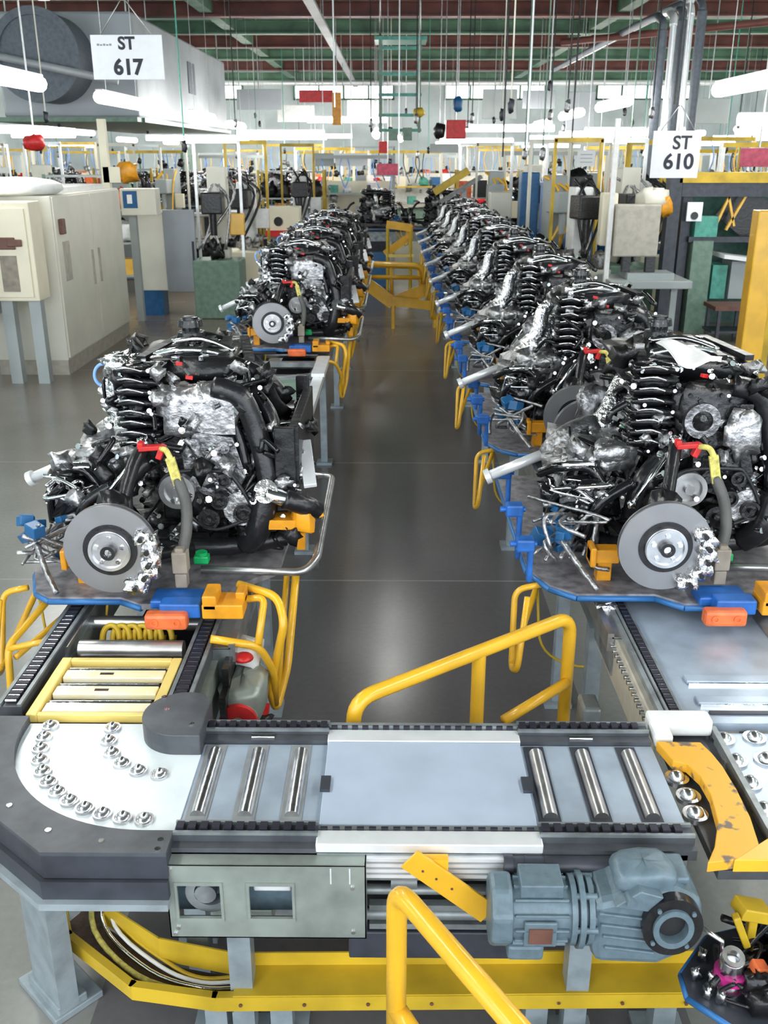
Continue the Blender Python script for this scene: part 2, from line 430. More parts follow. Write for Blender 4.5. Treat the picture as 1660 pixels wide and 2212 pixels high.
    tag(m.build('rib_clips', 'chrome', t), kind='stuff')
    m = MB()
    for i in range(10):
        m.blob((-.22+U(-.02, .02), .02+U(-.10, .12), .42+i*.026), (.09, .16, .055), rng, .3, R3(U(-.5, .5), U(-.4, .4), U(-.6, .6)), n=9, m=6)
    m.blob((-.17, -.08, .66), (.14, .12, .07), rng, .3)
    if var == 'L': m.build('heat_shield', 'foil', t)
    else: MB().blob((-.03, .06, .52), (.16, .26, .24), rng, .14, n=14, m=9).build('engine_cover', 'black_gloss', t)
    if var == 'L': MB().tube([(-.27+.032*math.cos(q*.7), -.02+.01*math.sin(q*.7), .610+.038*math.sin(q*.7)) for q in range(8)], .006, 8).build('hose_clamp', 'sky_blue', t)
    # top cover with pipes, filler tower
    m = MB(); m.blob((.06, .04, .655), (.42, .46, .10), rng, .10, n=16, m=8, sq=.5)
    for i in range(5): m.box((-.06+i*.08, .03, .70), (.035, .34, .02), R3(.04, 0, .1*(i-2)))
    m.build('top_cover', 'black', t)
    m = MB().cyl((.035, .13, .68), (.035, .13, .745), .060, .052, n=18).cyl((.035, .13, .735), (.035, .13, .765), .034, n=18)
    m.cyl((.035, .13, .765), (.035, .13, .79), .048, .044, n=18).cyl((.035, .13, .79), (.035, .13, .80), .030, n=14)
    m.build('oil_filler', 'black_gloss', t)
    m = MB()
    m.tube([(-.05, -.1, .70), (.06, -.13, .725), (.18, -.08, .70), (.27, -.12, .66)], .013, 8)
    m.tube([(-.02, .05, .72), (.10, .02, .735), (.22, -.02, .70)], .010, 8); m.tube([(-.1, .2, .68), (.0, .12, .70), (.14, .16, .70)], .009, 8)
    for i in range(14): m.box((U(-.1, .28), U(-.2, .15), U(.68, .715)), (U(.01, .05), U(.01, .03), .014), R3(0, 0, U(0, 3)))
    tag(m.build('fuel_rail', 'chrome', t), kind='stuff')
    m = MB()
    for (x, y, z, d) in ((.055, -.20, .69, .022), (.10, -.26, .655, .024)):
        m.box((x, y, z), (d, .014, .012), R3(0, .2, .3))
    m.each('red_clip', 'red', t)
    # big hoses on the right
    for pts, r_ in (([(.19, -.30, .63), (.28, -.31, .60), (.33, -.31, .48), (.36, -.33, .36), (.37, -.34, .26)], .038),
                    ([(.30, -.20, .60), (.37, -.24, .52), (.40, -.28, .40), (.42, -.30, .31)], .026),
                    ([(.22, -.28, .58), (.27, -.30, .45), (.29, -.32, .36)], .016),
                    ([(.36, -.36, .26), (.33, -.37, .14), (.28, -.33, .07)], .045),
                    ([(.12, -.05, .68), (.30, -.1, .64), (.36, -.02, .50), (.40, .1, .42)], .030),
                    ([(-.12, .1, .66), (.05, .24, .70), (.25, .2, .62), (.38, .22, .45)], .028),
                    ([(-.05, -.34, .38), (-.12, -.38, .30), (-.14, -.36, .16)], .030)):
        MB().tube(pts, r_, 12).build('coolant_hose', 'black', t)
    # radiator side: black frame, silver rail, chrome pipe
    m = MB()
    m.box((.46, -.02, .33), (.035, .62, .34)).box((.43, -.34, .35), (.07, .03, .30)).box((.44, .26, .38), (.05, .05, .34))
    for i in range(10): m.box((.435, -.27+i*.055, .34), (.02, .012, .28))
    m.build('radiator_frame', 'black', t, bevel=.004)
    MB().box((.50, -.27, .35), (.045, .24, .016), R3(.42, -.1, .12)).build('top_rail', 'alu_white', t, bevel=.003)
    MB().pipe([(.375, -.24, .40), (.385, -.2, .475), (.455, -.18, .475), (.46, -.17, .42), (.44, -.22, .22)], .0085, .02).build('air_conditioning_pipe', 'chrome', t)
    MB().box((.445, -.20, .43), (.035, .03, .022), R3(0, .2, .2)).box((.46, -.20, .41), (.03, .03, .015)).build('pipe_clip', 'teal', t)
    m = MB().tube([(.37, -.38, .275), (.42, -.39, .262), (.47, -.37, .245)], lambda k: .030-.004*k, 14); m.cyl((.365, -.40, .29), (.37, -.36, .27), .042, n=16)
    m.build('intercooler_pipe', 'chrome', t)
    MB().tube([(.43, -.40, .262), (.50, -.38, .23), (.53, -.34, .20)], .036, 12).build('intercooler_hose', 'black', t)
    # gearbox side (left)
    m = MB(); m.blob((-.24, -.06, .30), (.26, .30, .20), rng, .16, n=16, m=9, sq=.5); m.blob((-.33, -.16, .315), (.16, .14, .07), rng, .3)
    m.blob((-.18, -.22, .36), (.16, .14, .10), rng, .2)
    for i in range(7): m.box((-.36+i*.04, -.2, .30), (.012, .10, .13), R3(0, .3, .1))
    m.blob((-.31, -.20, .335), (.19, .12, .05), rng, .2, R3(0, -.25, 0)); m.blob((-.20, -.26, .375), (.12, .08, .06), rng, .2)
    m.build('gearbox', 'cast', t)
    m = MB()
    m.tube([(-.44, -.20, .28), (-.38, -.28, .33), (-.28, -.30, .33), (-.22, -.32, .26)], .018, 8)
    m.tube([(-.42, -.30, .14), (-.40, -.34, .24), (-.34, -.38, .30)], .014, 8); m.tube([(-.30, -.40, .10), (-.26, -.42, .24), (-.15, -.42, .32)], .02, 8)
    m.blob((-.28, -.30, .22), (.2, .16, .14), rng, .25); m.blob((-.36, -.2, .20), (.16, .2, .10), rng, .25)
    tag(m.build('gear_linkage', 'black_gloss', t), kind='stuff')
    m = MB()
    for i in range(9): m.tube([(U(-.44, -.2), U(-.42, -.25), U(.22, .31)) for _ in range(3)], U(.004, .009), 6)
    m.tube([(-.40, -.26, .32), (-.34, -.30, .345), (-.26, -.29, .34)], .016, 8)
    tag(m.build('shift_rods', 'chrome', t), kind='stuff')
    p = MB().tube([(-.60, .02, .195), (-.36, .02, .30)], .020, 14).cyl((-.615, .02, .188), (-.595, .02, .197), .030, n=16).cyl((-.37, .02, .307), (-.24, .02, .36), .034, .045, n=18)
    p.build('drive_shaft', 'alu_white', t)
    if var == 'M':
        MB().tube([(-.26, .0, .40), (-.20, -.02, .48), (-.17, 0, .60), (-.05, .03, .68), (.10, .04, .68)], lambda k: .048-.022*k, 16).build('exhaust_arch', 'foil', t)
        MB().tube([(-.36, -.02, .305), (-.28, -.02, .37), (-.20, -.02, .42)], lambda k: .034+.026*k, 16).build('catalyst_cone', 'foil', t)
    if var == 'R': MB().tube([(-.40, -.02, .29), (-.30, -.02, .36), (-.20, -.02, .42)], lambda k: .03+.03*math.sin(k*3), 16).build('catalyst_cone', 'cast_dark', t)
    MB().tube([(-.27, .02, .35), (-.17, .0, .42), (-.12, .05, .50), (-.08, .1, .56)], lambda k: .055-.01*k, 16).build('exhaust_downpipe', 'foil', t)
    MB().blob((-.2, .12, .46), (.12, .12, .14), rng, .2).build('catalyst', 'cast_dark', t)
    # silver link rod, red lifting bracket, yellow strap, grey hose, tan connector
    MB().tube([(-.03, -.44, .46), (-.175, -.52, .28)], .0075, 8).blob((-.03, -.44, .47), (.035, .03, .04), rng, .2).blob((-.178, -.522, .275), (.028, .03, .028), rng, .1).build('link_rod', 'chrome', t)
    m = MB().box((.005, -.47, .466), (.085, .03, .016), R3(0, -.05, .1)).box((.035, -.47, .452), (.02, .03, .05), R3(0, .4, 0)).box((-.03, -.46, .474), (.02, .05, .022))
    m.build('lifting_bracket', 'red', t, bevel=.003)
    m = MB(); m.tube([(.04, -.48, .465), (.062, -.51, .468), (.078, -.52, .44)], .010, 8); m.box((.085, -.52, .40), (.030, .012, .095), R3(0, -.22, 0))
    m.build('lifting_strap', 'strap', t)
    MB().tube([(.092, -.51, .37), (.12, -.54, .30), (.125, -.58, .22), (.11, -.60, .15)], .019, 10).build('brake_hose', 'hose_grey', t)
    MB().box((.107, -.62, .125), (.05, .05, .075)).box((.107, -.625, .165), (.03, .03, .02)).box((.107, -.62, .06), (.04, .04, .05)).build('hose_holder', 'tan', t, bevel=.005)
    MB().box((.155, -.52, .09), (.05, .04, .028)).cyl((.155, -.52, .10), (.155, -.52, .115), .02).build('plug_cap', 'green', t, bevel=.005)
    # electric parts low on the left
    m = MB()
    for i in range(9): m.box((U(-.47, -.33), U(-.52, -.3), U(.05, .20)), (U(.03, .07), U(.03, .06), U(.02, .05)), R3(U(-.4, .4), U(-.4, .4), U(-1, 1)))
    tag(m.build('sensor_block', 'barrel_blue', t, bevel=.003), kind='stuff')
    m = MB()
    for i in range(18): m.tube([(U(-.49, -.22), U(-.55, -.25), U(.04, .22)) for _ in range(3)], U(.004, .009), 6)
    m.tube([(-.40, -.52, .14), (-.35, -.60, .08), (-.30, -.66, .025)], .010, 8)
    tag(m.build('sensor_tubes', 'cast', t), kind='stuff')
    # harness: dark looms all over, chrome fasteners, dark brackets
    B_ = [((-.20, .35), (-.36, .3), (.40, .70), 40), ((-.35, .45), (-.42, .35), (.08, .42), 60), ((.25, .5), (-.35, .3), (.15, .5), 26)]
    m = MB()
    for bx, by, bz, n_ in B_:
        for i in range(n_//2):
            p = Vector((U(*bx), U(*by), U(*bz))); pts = [p]
            for k in range(3): p = p+Vector((U(-.09, .09), U(-.09, .09), U(-.07, .05))); p.x = min(max(p.x, bx[0]-.04), bx[1]+.03); p.z = max(p.z, .03); pts.append(p)
            m.tube(pts, U(.005, .013), 6)
    tag(m.build('wiring_harness', 'black_gloss', t), kind='stuff')
    m = MB()
    for bx, by, bz, n_ in B_:
        for i in range(n_):
            c = (U(*bx), by[0]+abs(U(-.2, .2)), U(*bz)); r_ = U(.005, .013); d = Vector((U(-1, 1), -1.2, U(-.3, 1))).normalized()
            m.cyl(c, Vector(c)+d*U(.01, .03), r_, n=7)
            if i % 2 == 0: m.box((U(*bx), U(*by), U(*bz)), (U(.01, .06), U(.006, .03), U(.008, .03)), R3(U(-1, 1), U(-1, 1), U(-1, 1)))
    tag(m.build('fasteners', 'chrome', t), kind='stuff')
    m = MB()
    for bx, by, bz, n_ in B_:
        for i in range(n_//2):
            m.blob((U(*bx), U(*by), U(*bz)), (U(.03, .09), U(.03, .08), U(.03, .08)), rng, .25, R3(U(-1, 1), U(-1, 1), U(-1, 1)), n=8, m=5, sq=.45)
    tag(m.build('brackets', 'dark_iron', t), kind='stuff')
    m = MB()
    for bx, by, bz, n_ in B_:
        for i in range(n_//3):
            m.blob((U(*bx), by[0]+U(0, .2), U(*bz)), (U(.02, .07), U(.02, .05), U(.02, .06)), rng, .3, R3(U(-1, 1), U(-1, 1), U(-1, 1)), n=8, m=5, sq=.45)
    tag(m.build('small_castings', 'cast', t), kind='stuff')
    return t

ZP = .93; LX = -.80; LYN = 3.47
# ------------------------------------------------------------------ transport pallet carrying an engine
def make_pallet(left=False):
    t = thing('engine_pallet', 'pallet', 'pallet')
    poly = [(-.50, -.42), (-.44, -.56), (-.36, -.63), (-.10, -.63), (-.02, -.70), (.20, -.70), (.30, -.62), (.46, -.62), (.52, -.5), (.52, .62), (-.50, .62)]
    if left: poly = [(-.46, -.42), (-.40, -.58), (-.34, -.63), (-.10, -.63), (-.02, -.68), (.16, -.68), (.30, -.50), (.40, -.40), (.42, .62), (-.46, .62)]
    MB().prism(poly, -.024, -.003).build('deck', 'tray_grey', t)
    m = MB(); n_ = len(poly)
    for i in list(range(4 if left else n_-1))+[n_-1]:
        a, b = poly[i], poly[(i+1) % n_]; a = Vector((*a, -.02)); b = Vector((*b, -.02))
        m.tube([a, b], .011, 6, smoothpts=False)
    m.build('deck_rim', 'blue_edge', t)
    m = MB().bb(-.30, -.10, -.55, .55, -.065, -.025).bb(.08, .30, -.55, .55, -.065, -.025)
    for y in (-.4, 0, .4): m.bb(-.3, .3, y-.04, y+.04, -.062, -.03)
    m.build('runner', 'deep_grey', t)
    # bumper: orange foot, blue body, amber clamp
    MB().box((.085, -.775, -.012), (.135, .05, .055)).build('bumper', 'orange', t, bevel=.012).location = (0, 0, 0)
    bm_ = MB()
    for x in (.05, .12): bm_.ring((x, -.804, -.01), (x, -.799, -.01), .013, .007, 14)
    bm_.each('bumper_screw', 'orange', t)
    MB().box((.125, -.735, .012), (.13, .06, .05)).box((.10, -.67, .012), (.16, .10, .03)).build('bumper_body', 'blue', t, bevel=.006)
    m = MB().box((.265, -.735, .02), (.13, .10, .05)).box((.225, -.735, .05), (.045, .10, .05)).box((.315, -.70, .045), (.03, .07, .04))
    m.build('clamp', 'amber', t, bevel=.005)
    # amber motor bracket at the aisle side, one on the other side
    m = MB().box((.43, -.36, .165), (.12, .08, .035)).blob((.49, -.36, .18), (.09, .10, .10), random.Random(2), .12).cyl((.53, -.36, .18), (.56, -.36, .19), .007)
    m.box((.47, -.28, .10), (.03, .04, .14)); m.build('locator', 'amber', t, bevel=.005)
    MB().box((-.26, -.53, .10), (.10, .06, .05)).box((-.30, -.53, .10), (.02, .08, .07)).box((-.25, -.50, .04), (.05, .05, .09)).build('locator', 'amber', t, bevel=.005)
    m = MB(); m.pipe([(.15, -.52, .05), (.50, -.52, .04), (.54, -.45, .06), (.54, .45, .06), (.4, .5, .05)], .014, .04)
    m.tube([(.53, -.40, .06), (.53, -.40, 0)], .012); m.build('support_tube', 'steel', t)
    for s, (x, y, z) in enumerate(() if left else ((-.545, -.34, .19), (-.53, -.54, .14), (-.52, .2, .15))):
        MB().box((x, y, z), (.06, .055, .045)).cyl((x-.05, y, z), (x+.04, y, z), .010).box((x+.02, y, z/2), (.02, .03, z)).build('stop_block', 'blue', t, bevel=.008)
    # yellow push loops hanging outside both edges
    if left:
        def lp(px, py, y): p = aty(px, py, y); return (p.x-LX, p.y-LYN, p.z-ZP)
        m = MB(); m.pipe([lp(640, 1238, 3.0), lp(622, 1440, 2.85), lp(597, 1535, 2.75), lp(583, 1490, 2.72), lp(615, 1345, 2.72), lp(600, 1288, 2.78), lp(515, 1262, 2.84)], .014, .04)
        m.pipe([lp(455, 1380, 2.62), lp(560, 1396, 2.66), lp(592, 1450, 2.70), lp(595, 1520, 2.74)], .013, .04)
        m.pipe([lp(470, 1300, 2.8), lp(572, 1290, 2.78), lp(558, 1392, 2.66)], .012, .03).tube([lp(620, 1240, 3.05), lp(600, 1500, 2.78)], .011)
    else: m = MB(); m.pipe([(.44, -.60, -.03), (.50, -.72, -.05), (.535, -.70, -.12), (.545, -.66, -.36), (.53, -.46, -.10), (.46, -.35, -.04)], .013, .05)
    if not left: m.pipe([(.24, -.80, -.03), (.47, -.80, -.05), (.53, -.72, -.34), (.545, -.66, -.36)], .011, .05)
    if not left: m.pipe([(.20, -.86, -.10), (.42, -.86, -.12), (.50, -.76, -.34)], .010, .05)
    m.build('push_loop', 'yellow', t)
    m = MB(); m.pipe([(-.46, -.50, -.03), (-.55, -.50, -.05), (-.56, -.58, -.32), (-.55, -.66, -.28), (-.52, -.6, -.03)], .011, .04)
    m.tube([(-.56, -.58, -.30), (-.45, -.40, -.05)], .011)
    m.build('push_loop', 'yellow', t)
    MB().pipe([(-.46, -.42, -.05), (-.44, -.44, -.34), (-.24, -.5, -.38), (-.18, -.52, -.06)], .005, .1).build('air_hose', 'yellow_dull', t)
    return t

ZP = .93
eng = make_engine(); engR = make_engine(8, 'R'); engM = make_engine(11, 'M'); pal = make_pallet(True); palR = make_pallet()
seen = set()
KE = 'engines on the assembly conveyors'; KP = 'transport pallets under the engines'
rows = []
LY = [3.47, 7.83, 9.36, 10.88, 12.4]; LX = -.80
RY = [3.51]+[5.13+1.5*i for i in range(8)]; RX = .98
ords = ['nearest', 'second', 'third', 'fourth', 'fifth', 'sixth', 'seventh', 'eighth', 'farthest']
first = True
def put(proto, loc, label, group, rz=0):
    if proto.name in seen: return dup(proto, loc, label, group, rz)
    seen.add(proto.name); proto.location = loc; proto.rotation_euler[2] = rz; proto['label'] = label; proto['group'] = group; return proto
for i, y in enumerate(LY):
    if i == 0: el = 'silver and black engine with brake disc, alone on the left line nearest the camera'; pl = 'blue rimmed pallet under the lone nearest engine of the left line'
    else:
        k = ['first', 'second', 'third', 'last'][i-1]
        el = 'black engine, %s of the packed group beyond the gap on the left line' % k; pl = 'pallet under the %s engine of the packed group, left line' % k
    put(eng, (LX, y, ZP), el, KE); put(pal, (LX, y, ZP), pl, KP)
for i, y in enumerate(RY):
    put(engR if i == 0 else engM, (RX, y, ZP), 'black engine with silver propeller shaft, %s from the camera on the right line' % ords[i], KE)
    put(palR, (RX, y, ZP), 'blue rimmed pallet under the %s engine of the right line' % ords[i], KP)

# ------------------------------------------------------------------ conveyors
ZC = .86
def chain_rail(m, p0, p1, wdt=.05, pitch=.028, z=ZC, pins=True):
    """side rail: aluminium body, black chain pads in a groove on top"""
    p0 = Vector((*p0, 0)); p1 = Vector((*p1, 0)); d = (p1-p0); L = d.length; d.normalize(); ang = math.atan2(d.y, d.x); R = R3(0, 0, ang); c = (p0+p1)/2
    m.mat('frame_grey').box((c.x, c.y, z-.02), (L, wdt, .04), R)
    nrm = Vector((-d.y, d.x, 0))
    m.mat('conveyor_grey')
    for s in (-1, 1): q = c+nrm*s*wdt*.40; m.box((q.x, q.y, z+.004), (L, wdt*.16, .008), R)
    m.mat('chain'); k = int(L/pitch)
    for i in range(k):
        q = p0+d*(i+.5)*pitch; m.box((q.x, q.y, z+.006), (pitch*.62, wdt*.5, .014), R)
    m.mat('chrome')
    for i in range(0, k if pins else 0):
        q = p0+d*(i+1)*pitch; m.cyl((q.x-nrm.x*wdt*.22, q.y-nrm.y*wdt*.22, z+.008), (q.x+nrm.x*wdt*.22, q.y+nrm.y*wdt*.22, z+.008), .0045, n=6)
def line_conveyor(name, label, x0, x1, y0, y1):
    t = thing(name, label, 'conveyor', (0, 0, 0))
    for x in (x0, x1):
        m = MB(); s = 1 if x == x1 else -1
        m.mat('conveyor_grey').bb(x-.03, x+.03, y0, y1, ZC-.14, ZC-.004)
        m.mat('steel').bb(x-.035, x+.035, y0, y1, ZC-.006, ZC).bb(x+s*.03, x+s*.05, y0, y1, ZC-.05, ZC+.012)
        m.build('side_rail', None, t)
        yy = y0+1.0
        while yy < y1:
            MB().box((x, yy, ZC/2-.07), (.05, .06, ZC-.14)).box((x, yy, .01), (.12, .12, .02)).build('leg', 'leg_grey', t)
            yy += 1.8
    m = MB(); yy = y0+.25
    while yy < y1:
        m.cyl((x0+.03, yy, ZC-.045), (x1-.03, yy, ZC-.045), .025, n=10); yy += .42
    m.each('roller', 'steel', t)
    m = MB(); yy = y0+.9
    while yy < y1: m.bb(x0, x1, yy, yy+.05, ZC-.2, ZC-.15); yy += 1.8
    m.bb(x0+.12, x1-.12, y0+.3, y1, ZC-.2, ZC-.17)
    m.each('cross_member', 'deep_grey', t)
    return t
line_conveyor('roller_conveyor', 'long grey roller conveyor carrying the left line of engines', -1.05, -.54, 2.62, 14.6)
line_conveyor('roller_conveyor', 'long grey roller conveyor carrying the right line of engines', .74, 1.24, 2.70, 16.6)
# wide bright frame seen in the empty gap of the left line
t = thing('lift_frame', 'grey steel lift frame in the empty gap of the left line', 'frame', (-.8, 5.9, 0))
for s in (-1, 1):
    m = MB().bb(s*.30-.035, s*.30+.035, -.95, .95, ZC+.005, ZC+.05).bb(s*.30-.045, s*.30+.045, .35, .95, ZC+.05, ZC+.075)
    m.build('beam', 'alu_white', t, bevel=.004)
m = MB()
for y in (-.9, .9): m.bb(-.30, .30, y-.03, y+.03, ZC+.008, ZC+.04)
m.box((0, .4, ZC+.02), (.72, .04, .03), R3(0, 0, .5)); m.each('cross_bar', 'conveyor_grey', t)
MB().bb(-.2, .2, -.1, .5, ZC+.006, ZC+.014).build('plate', 'mach_green', t)

# left line near end: chain rails, yellow grille, roller, junk under the engine
t = thing('chain_section', 'short conveyor section with black chain rails in front of the nearest left engine', 'conveyor')
for (x, w_, yn) in ((-1.06, .07, 2.26), (-.595, .07, 2.22)):
    m = MB(); chain_rail(m, (x, 2.90), (x, yn), w_, .027, ZC+.01); m.mat('galv').bb(x-.05, x+.05, yn, 2.90, .66, ZC-.045)
    m.build('chain_rail', None, t)
MB().bb(-1.0, -.65, 2.20, 2.9, .70, .72).bb(-1.04, -.61, 2.56, 2.60, .72, .80).build('pan', 'brown_iron', t)
m = MB().cyl((-.99, 2.66, ZC-.03), (-.66, 2.66, ZC-.03), .030, n=18).cyl((-.99, 2.60, ZC-.07), (-.66, 2.60, ZC-.07), .02); m.build('roller', 'steel', t)
for x in (-1.06, -.6):
    for y in (2.35, 2.85): MB().box((x, y, .33), (.06, .06, .66)).box((x, y, .01), (.12, .12, .02)).build('leg', 'leg_grey', t)
t = thing('slatted_plate', 'yellow slatted plate with glare whitened slats between the chain rails beside the corner turntable', 'grille', (0, 0, 0))
m = MB().bb(-1.0, -.97, 2.22, 2.535, ZC-.015, ZC+.012).bb(-.665, -.635, 2.22, 2.535, ZC-.015, ZC+.012).bb(-.97, -.665, 2.515, 2.535, ZC-.015, ZC+.012).bb(-.97, -.665, 2.22, 2.235, ZC-.015, ZC+.012)
m.build('frame', 'cream_yellow', t, bevel=.003)
for y in (2.445, 2.355, 2.265):
    s_ = MB().bb(-.965, -.67, y-.022, y+.022, ZC-.012, ZC+.008).build('slat', 'slat_glare', t, bevel=.003)
    MB().cyl((-.96, y+.036, ZC-.004), (-.675, y+.036, ZC-.004), .010, n=10).build('rod', 'chrome', t)
m = MB()
for (x, y) in ((-.84, 2.445), (-.83, 2.355)): m.bb(x-.02, x+.02, y-.006, y+.006, ZC+.008, ZC+.0085)
m.each('slot', 'brown_iron', t)
# spring coil and castings below the nearest left pallet
m = MB(); rg = random.Random(4)
for i in range(6):
    a = [(-.93+i*.035+.03*math.cos(q), 2.78+.02*math.sin(q)+.004*q, .80+.04*math.sin(q)) for q in [k*.8 for k in range(9)]]
    m.tube(a, .010, 6)
tag(m.build('cable_coil', 'yellow_dull'), 'dull yellow cable coil in the dark gap under the nearest left engine', 'cable')
# red and white drive unit right of the near left rail
t = thing('drive_unit', 'small pale drive unit with red cap hanging beside the left chain rail', 'motor', (-.47, 2.62, .62))
MB().blob((0, 0, .08), (.14, .22, .13), rg, .06, sq=.4, n=16).cyl((0, -.12, .05), (0, .16, .05), .055).build('housing', 'galv', t)
MB().blob((.0, .10, .17), (.10, .12, .08), rg, .15).build('top_box', 'white', t)
MB().dome((0, .03, .185), .032, .02).ring((0, -.13, .05), (0, -.115, .05), .06, .02).box((.02, -.02, -.02), (.10, .16, .03), R3(.2, .1, 0)).build('cap', 'red', t)
m = MB()
for i in range(8): m.blob((rg.uniform(-.04, .08), rg.uniform(-.25, 0), rg.uniform(-.2, -.02)), (.08, .07, .06), rg, .3)
tag(m.build('bracketry', 'dark_iron', t), kind='stuff')
MB().box((-.04, .02, .16), (.02, .2, .10)).box((-.04, 0, 0), (.02, .3, .3)).build('mounting_plate', 'dark_iron', t)
# yellow loop left edge lower guard
t = thing('guard_bar', 'thin yellow guard bars at the left picture edge beside the chain rail', 'guard rail')
m = MB(); a = [atz(20, 1395, .86), atz(118, 1300, .86)]
m.pipe([(-1.22, 2.60, .50), (-1.22, 2.66, .84), (-1.17, 2.95, .88), (-1.08, 3.0, .82)], .012, .04); m.pipe([(-1.22, 2.66, .83), (-1.10, 2.68, .85), (-1.03, 2.72, .80)], .010, .04)
m.tube([(-1.20, 2.66, .80), (-1.10, 2.98, .83)], .010)
m.each('bar', 'yellow', t)

# corner turntable
t = thing('corner_turntable', 'dark grey corner transfer table with pale quarter round ball deck, bottom left', 'conveyor', (0, 0, 0))
hub = (-.555, 2.165)
def arc(r, a0, a1, n_=24, c=hub): return [(c[0]+r*math.cos(a0+(a1-a0)*i/n_), c[1]+r*math.sin(a0+(a1-a0)*i/n_)) for i in range(n_+1)]
outer = [(-1.09, 2.20), (-1.09, 1.93), (-.765, 1.665), (-.49, 1.665)]
inner = arc(.425, PI*1.5, PI, 24)
rimp = [(-.49, hub[1]-.425)]+inner+[(hub[0]-.425, 2.20)]
def ring_top(m, A, Bp, z0, z1):
    # polygon: outer path then inner path reversed
    poly = A+Bp
    return m.prism(poly, z0, z1)
m = MB(); ring_top(m, outer, rimp, ZC+.010, ZC+.02); m.build('surround', 'frame_grey', t)
m = MB(); ring_top(m, outer, rimp, ZC-.05, ZC+.010); m.build('surround_body', 'deep_grey', t)
m = MB()
for p in ((-1.04, 2.08), (-1.0, 1.93), (-.89, 1.82), (-.77, 1.735), (-.64, 1.70), (-.51, 1.705), (-.51, 1.675)):
    m.cyl((p[0], p[1], ZC+.02), (p[0], p[1], ZC+.024), .007, n=10)
m.each('surround_bolt', 'chrome', t)
m = MB().prism([(-1.10, 2.20), (-1.10, 1.925), (-.77, 1.655), (-.49, 1.655), (-.49, 1.67), (-.765, 1.67), (-1.085, 1.935), (-1.085, 2.20)], ZC-.10, ZC-.052)
m.build('side_skirt', 'deep_grey', t)
m = MB().prism([(-1.12, 2.20), (-1.12, 1.92), (-.775, 1.64), (-.49, 1.64), (-.49, 2.1), (-1.0, 2.2)], ZC-.118, ZC-.10); m.build('lower_flange', 'leg_grey', t)
MB().prism(arc(.43, PI, PI*1.5, 30)+[(-.49, hub[1]-.43), (-.49, 2.2), (hub[0]-.43, 2.2)], ZC-.02, ZC-.004).build('ball_deck', 'pale_plate', t)
h = MB(); h.prism([(-.49, 2.06)]+[(x, y) for x, y in arc(.105, PI*.25, PI*1.5, 20)][::-1][::-1][:0]+[(-.49, 2.235)]+arc(.105, PI*.4, PI*1.5, 24), ZC-.02, ZC+.055)
h.build('corner_guide', 'frame_grey', t, bevel=.003)
m = MB()
for p in ((-.60, 2.18), (-.52, 2.11), (-.62, 2.24)): m.cyl((p[0], p[1], ZC+.055), (p[0], p[1], ZC+.058), .008, n=10)
m.each('guide_bolt', 'chrome', t)
def ball_unit(x, y, parent, r=.020):
    m = MB().ring((x, y, ZC-.004), (x, y, ZC+.004), r*1.15, r*.5, 18).dome((x, y, ZC), r, .012, 16, 4)
    b = m.build('ball_caster', 'hub', parent)
    MB().dome((x, y, ZC+.009), .011, .010, 12, 4).build('ball', 'bright_steel', b)
for i in range(12):
    a = PI*.985+(PI*.5)*i/11.0; ball_unit(hub[0]+.365*math.cos(a), hub[1]+.365*math.sin(a), t)
for i in range(6):
    a = PI*.985+(PI*.5)*i/5.2; ball_unit(hub[0]+.195*math.cos(a), hub[1]+.195*math.sin(a), t)
# table leg
L_ = MB().prism([(-1.05, 2.12), (-.93, 2.00), (-.89, 2.04), (-1.01, 2.16)], .03, .75)
L_.build('leg', 'leg_grey', t)
MB().box((-.97, 2.11, .012), (.22, .15, .024), R3(0, 0, -.75)).box((-.97, 2.09, .035), (.18, .09, .03), R3(0, 0, -.75)).build('foot_plate', 'leg_grey', t, bevel=.004)
MB().box((-.55, 2.12, .38), (.06, .06, .74)).build('leg', 'leg_grey', t)
MB().box((-1.02, 1.99, .66), (.05, .3, .12), R3(0, 0, .85)).build('gusset', 'leg_grey', t)

# front cross conveyor
t = thing('cross_conveyor', 'short cross conveyor with blue grey plates across the foreground', 'conveyor')
YN, YF = 1.755, 2.165
for (x0, x1) in ((-.49, -.165), (.335, .68)):
    for y in (YN, YF):
        m = MB(); chain_rail(m, (x0, y), (x1, y), .045, .027, ZC+.012, False)
        if y == YN: m.mat('frame_grey').bb(x0, x1, y-.045, y-.02, ZC-.03, ZC-.004)
        else: m.mat('frame_grey').bb(x0, x1, y-.05, y-.024, ZC-.02, ZC+.004); m.mat('chrome').cyl(((x0+x1)/2-.04, y-.036, ZC+.006), ((x0+x1)/2+.02, y-.036, ZC+.006), .008, n=8)
        m.build('chain_rail', None, t)
    d = MB().bb(x0, x1, YN+.03, YF-.052, ZC-.03, ZC-.008)
    D = d.build('slotted_plate', 'plate_grey', t)
    for k in range(3):
        xx = x0+.035+k*(x1-x0-.06)/2.4
        sgn = -.20 if x0 < 0 else -.13
        fr = MB().box((xx, (YN+YF)/2-.01, ZC-.006), (.050, .31, .003), R3(0, 0, 0)).build('slot_recess', 'deep_grey' if x0 > 0 else 'mid_grey', D)
        MB().cyl((xx+.002, YN+.065, ZC-.006), (xx+.002, YF-.09, ZC-.006), .018, n=14).build('roller', 'steel' if x0 > 0 else 'bright_steel', D)
    m = MB().bb(x0, x1, YN+.026, YN+.036, ZC-.008, ZC+.003); m.build('edge_strip', 'steel', t)
m = MB().bb(-.165, .335, YN+.028, YF-.055, ZC-.012, ZC+.004); m.build('centre_plate', 'plate_wide', t, bevel=.002)
m = MB()
for x in (-.160, .330): m.bb(x-.012, x+.012, 1.90, 1.955, ZC+.004, ZC+.012)
m.each('edge_clip', 'deep_grey', t)
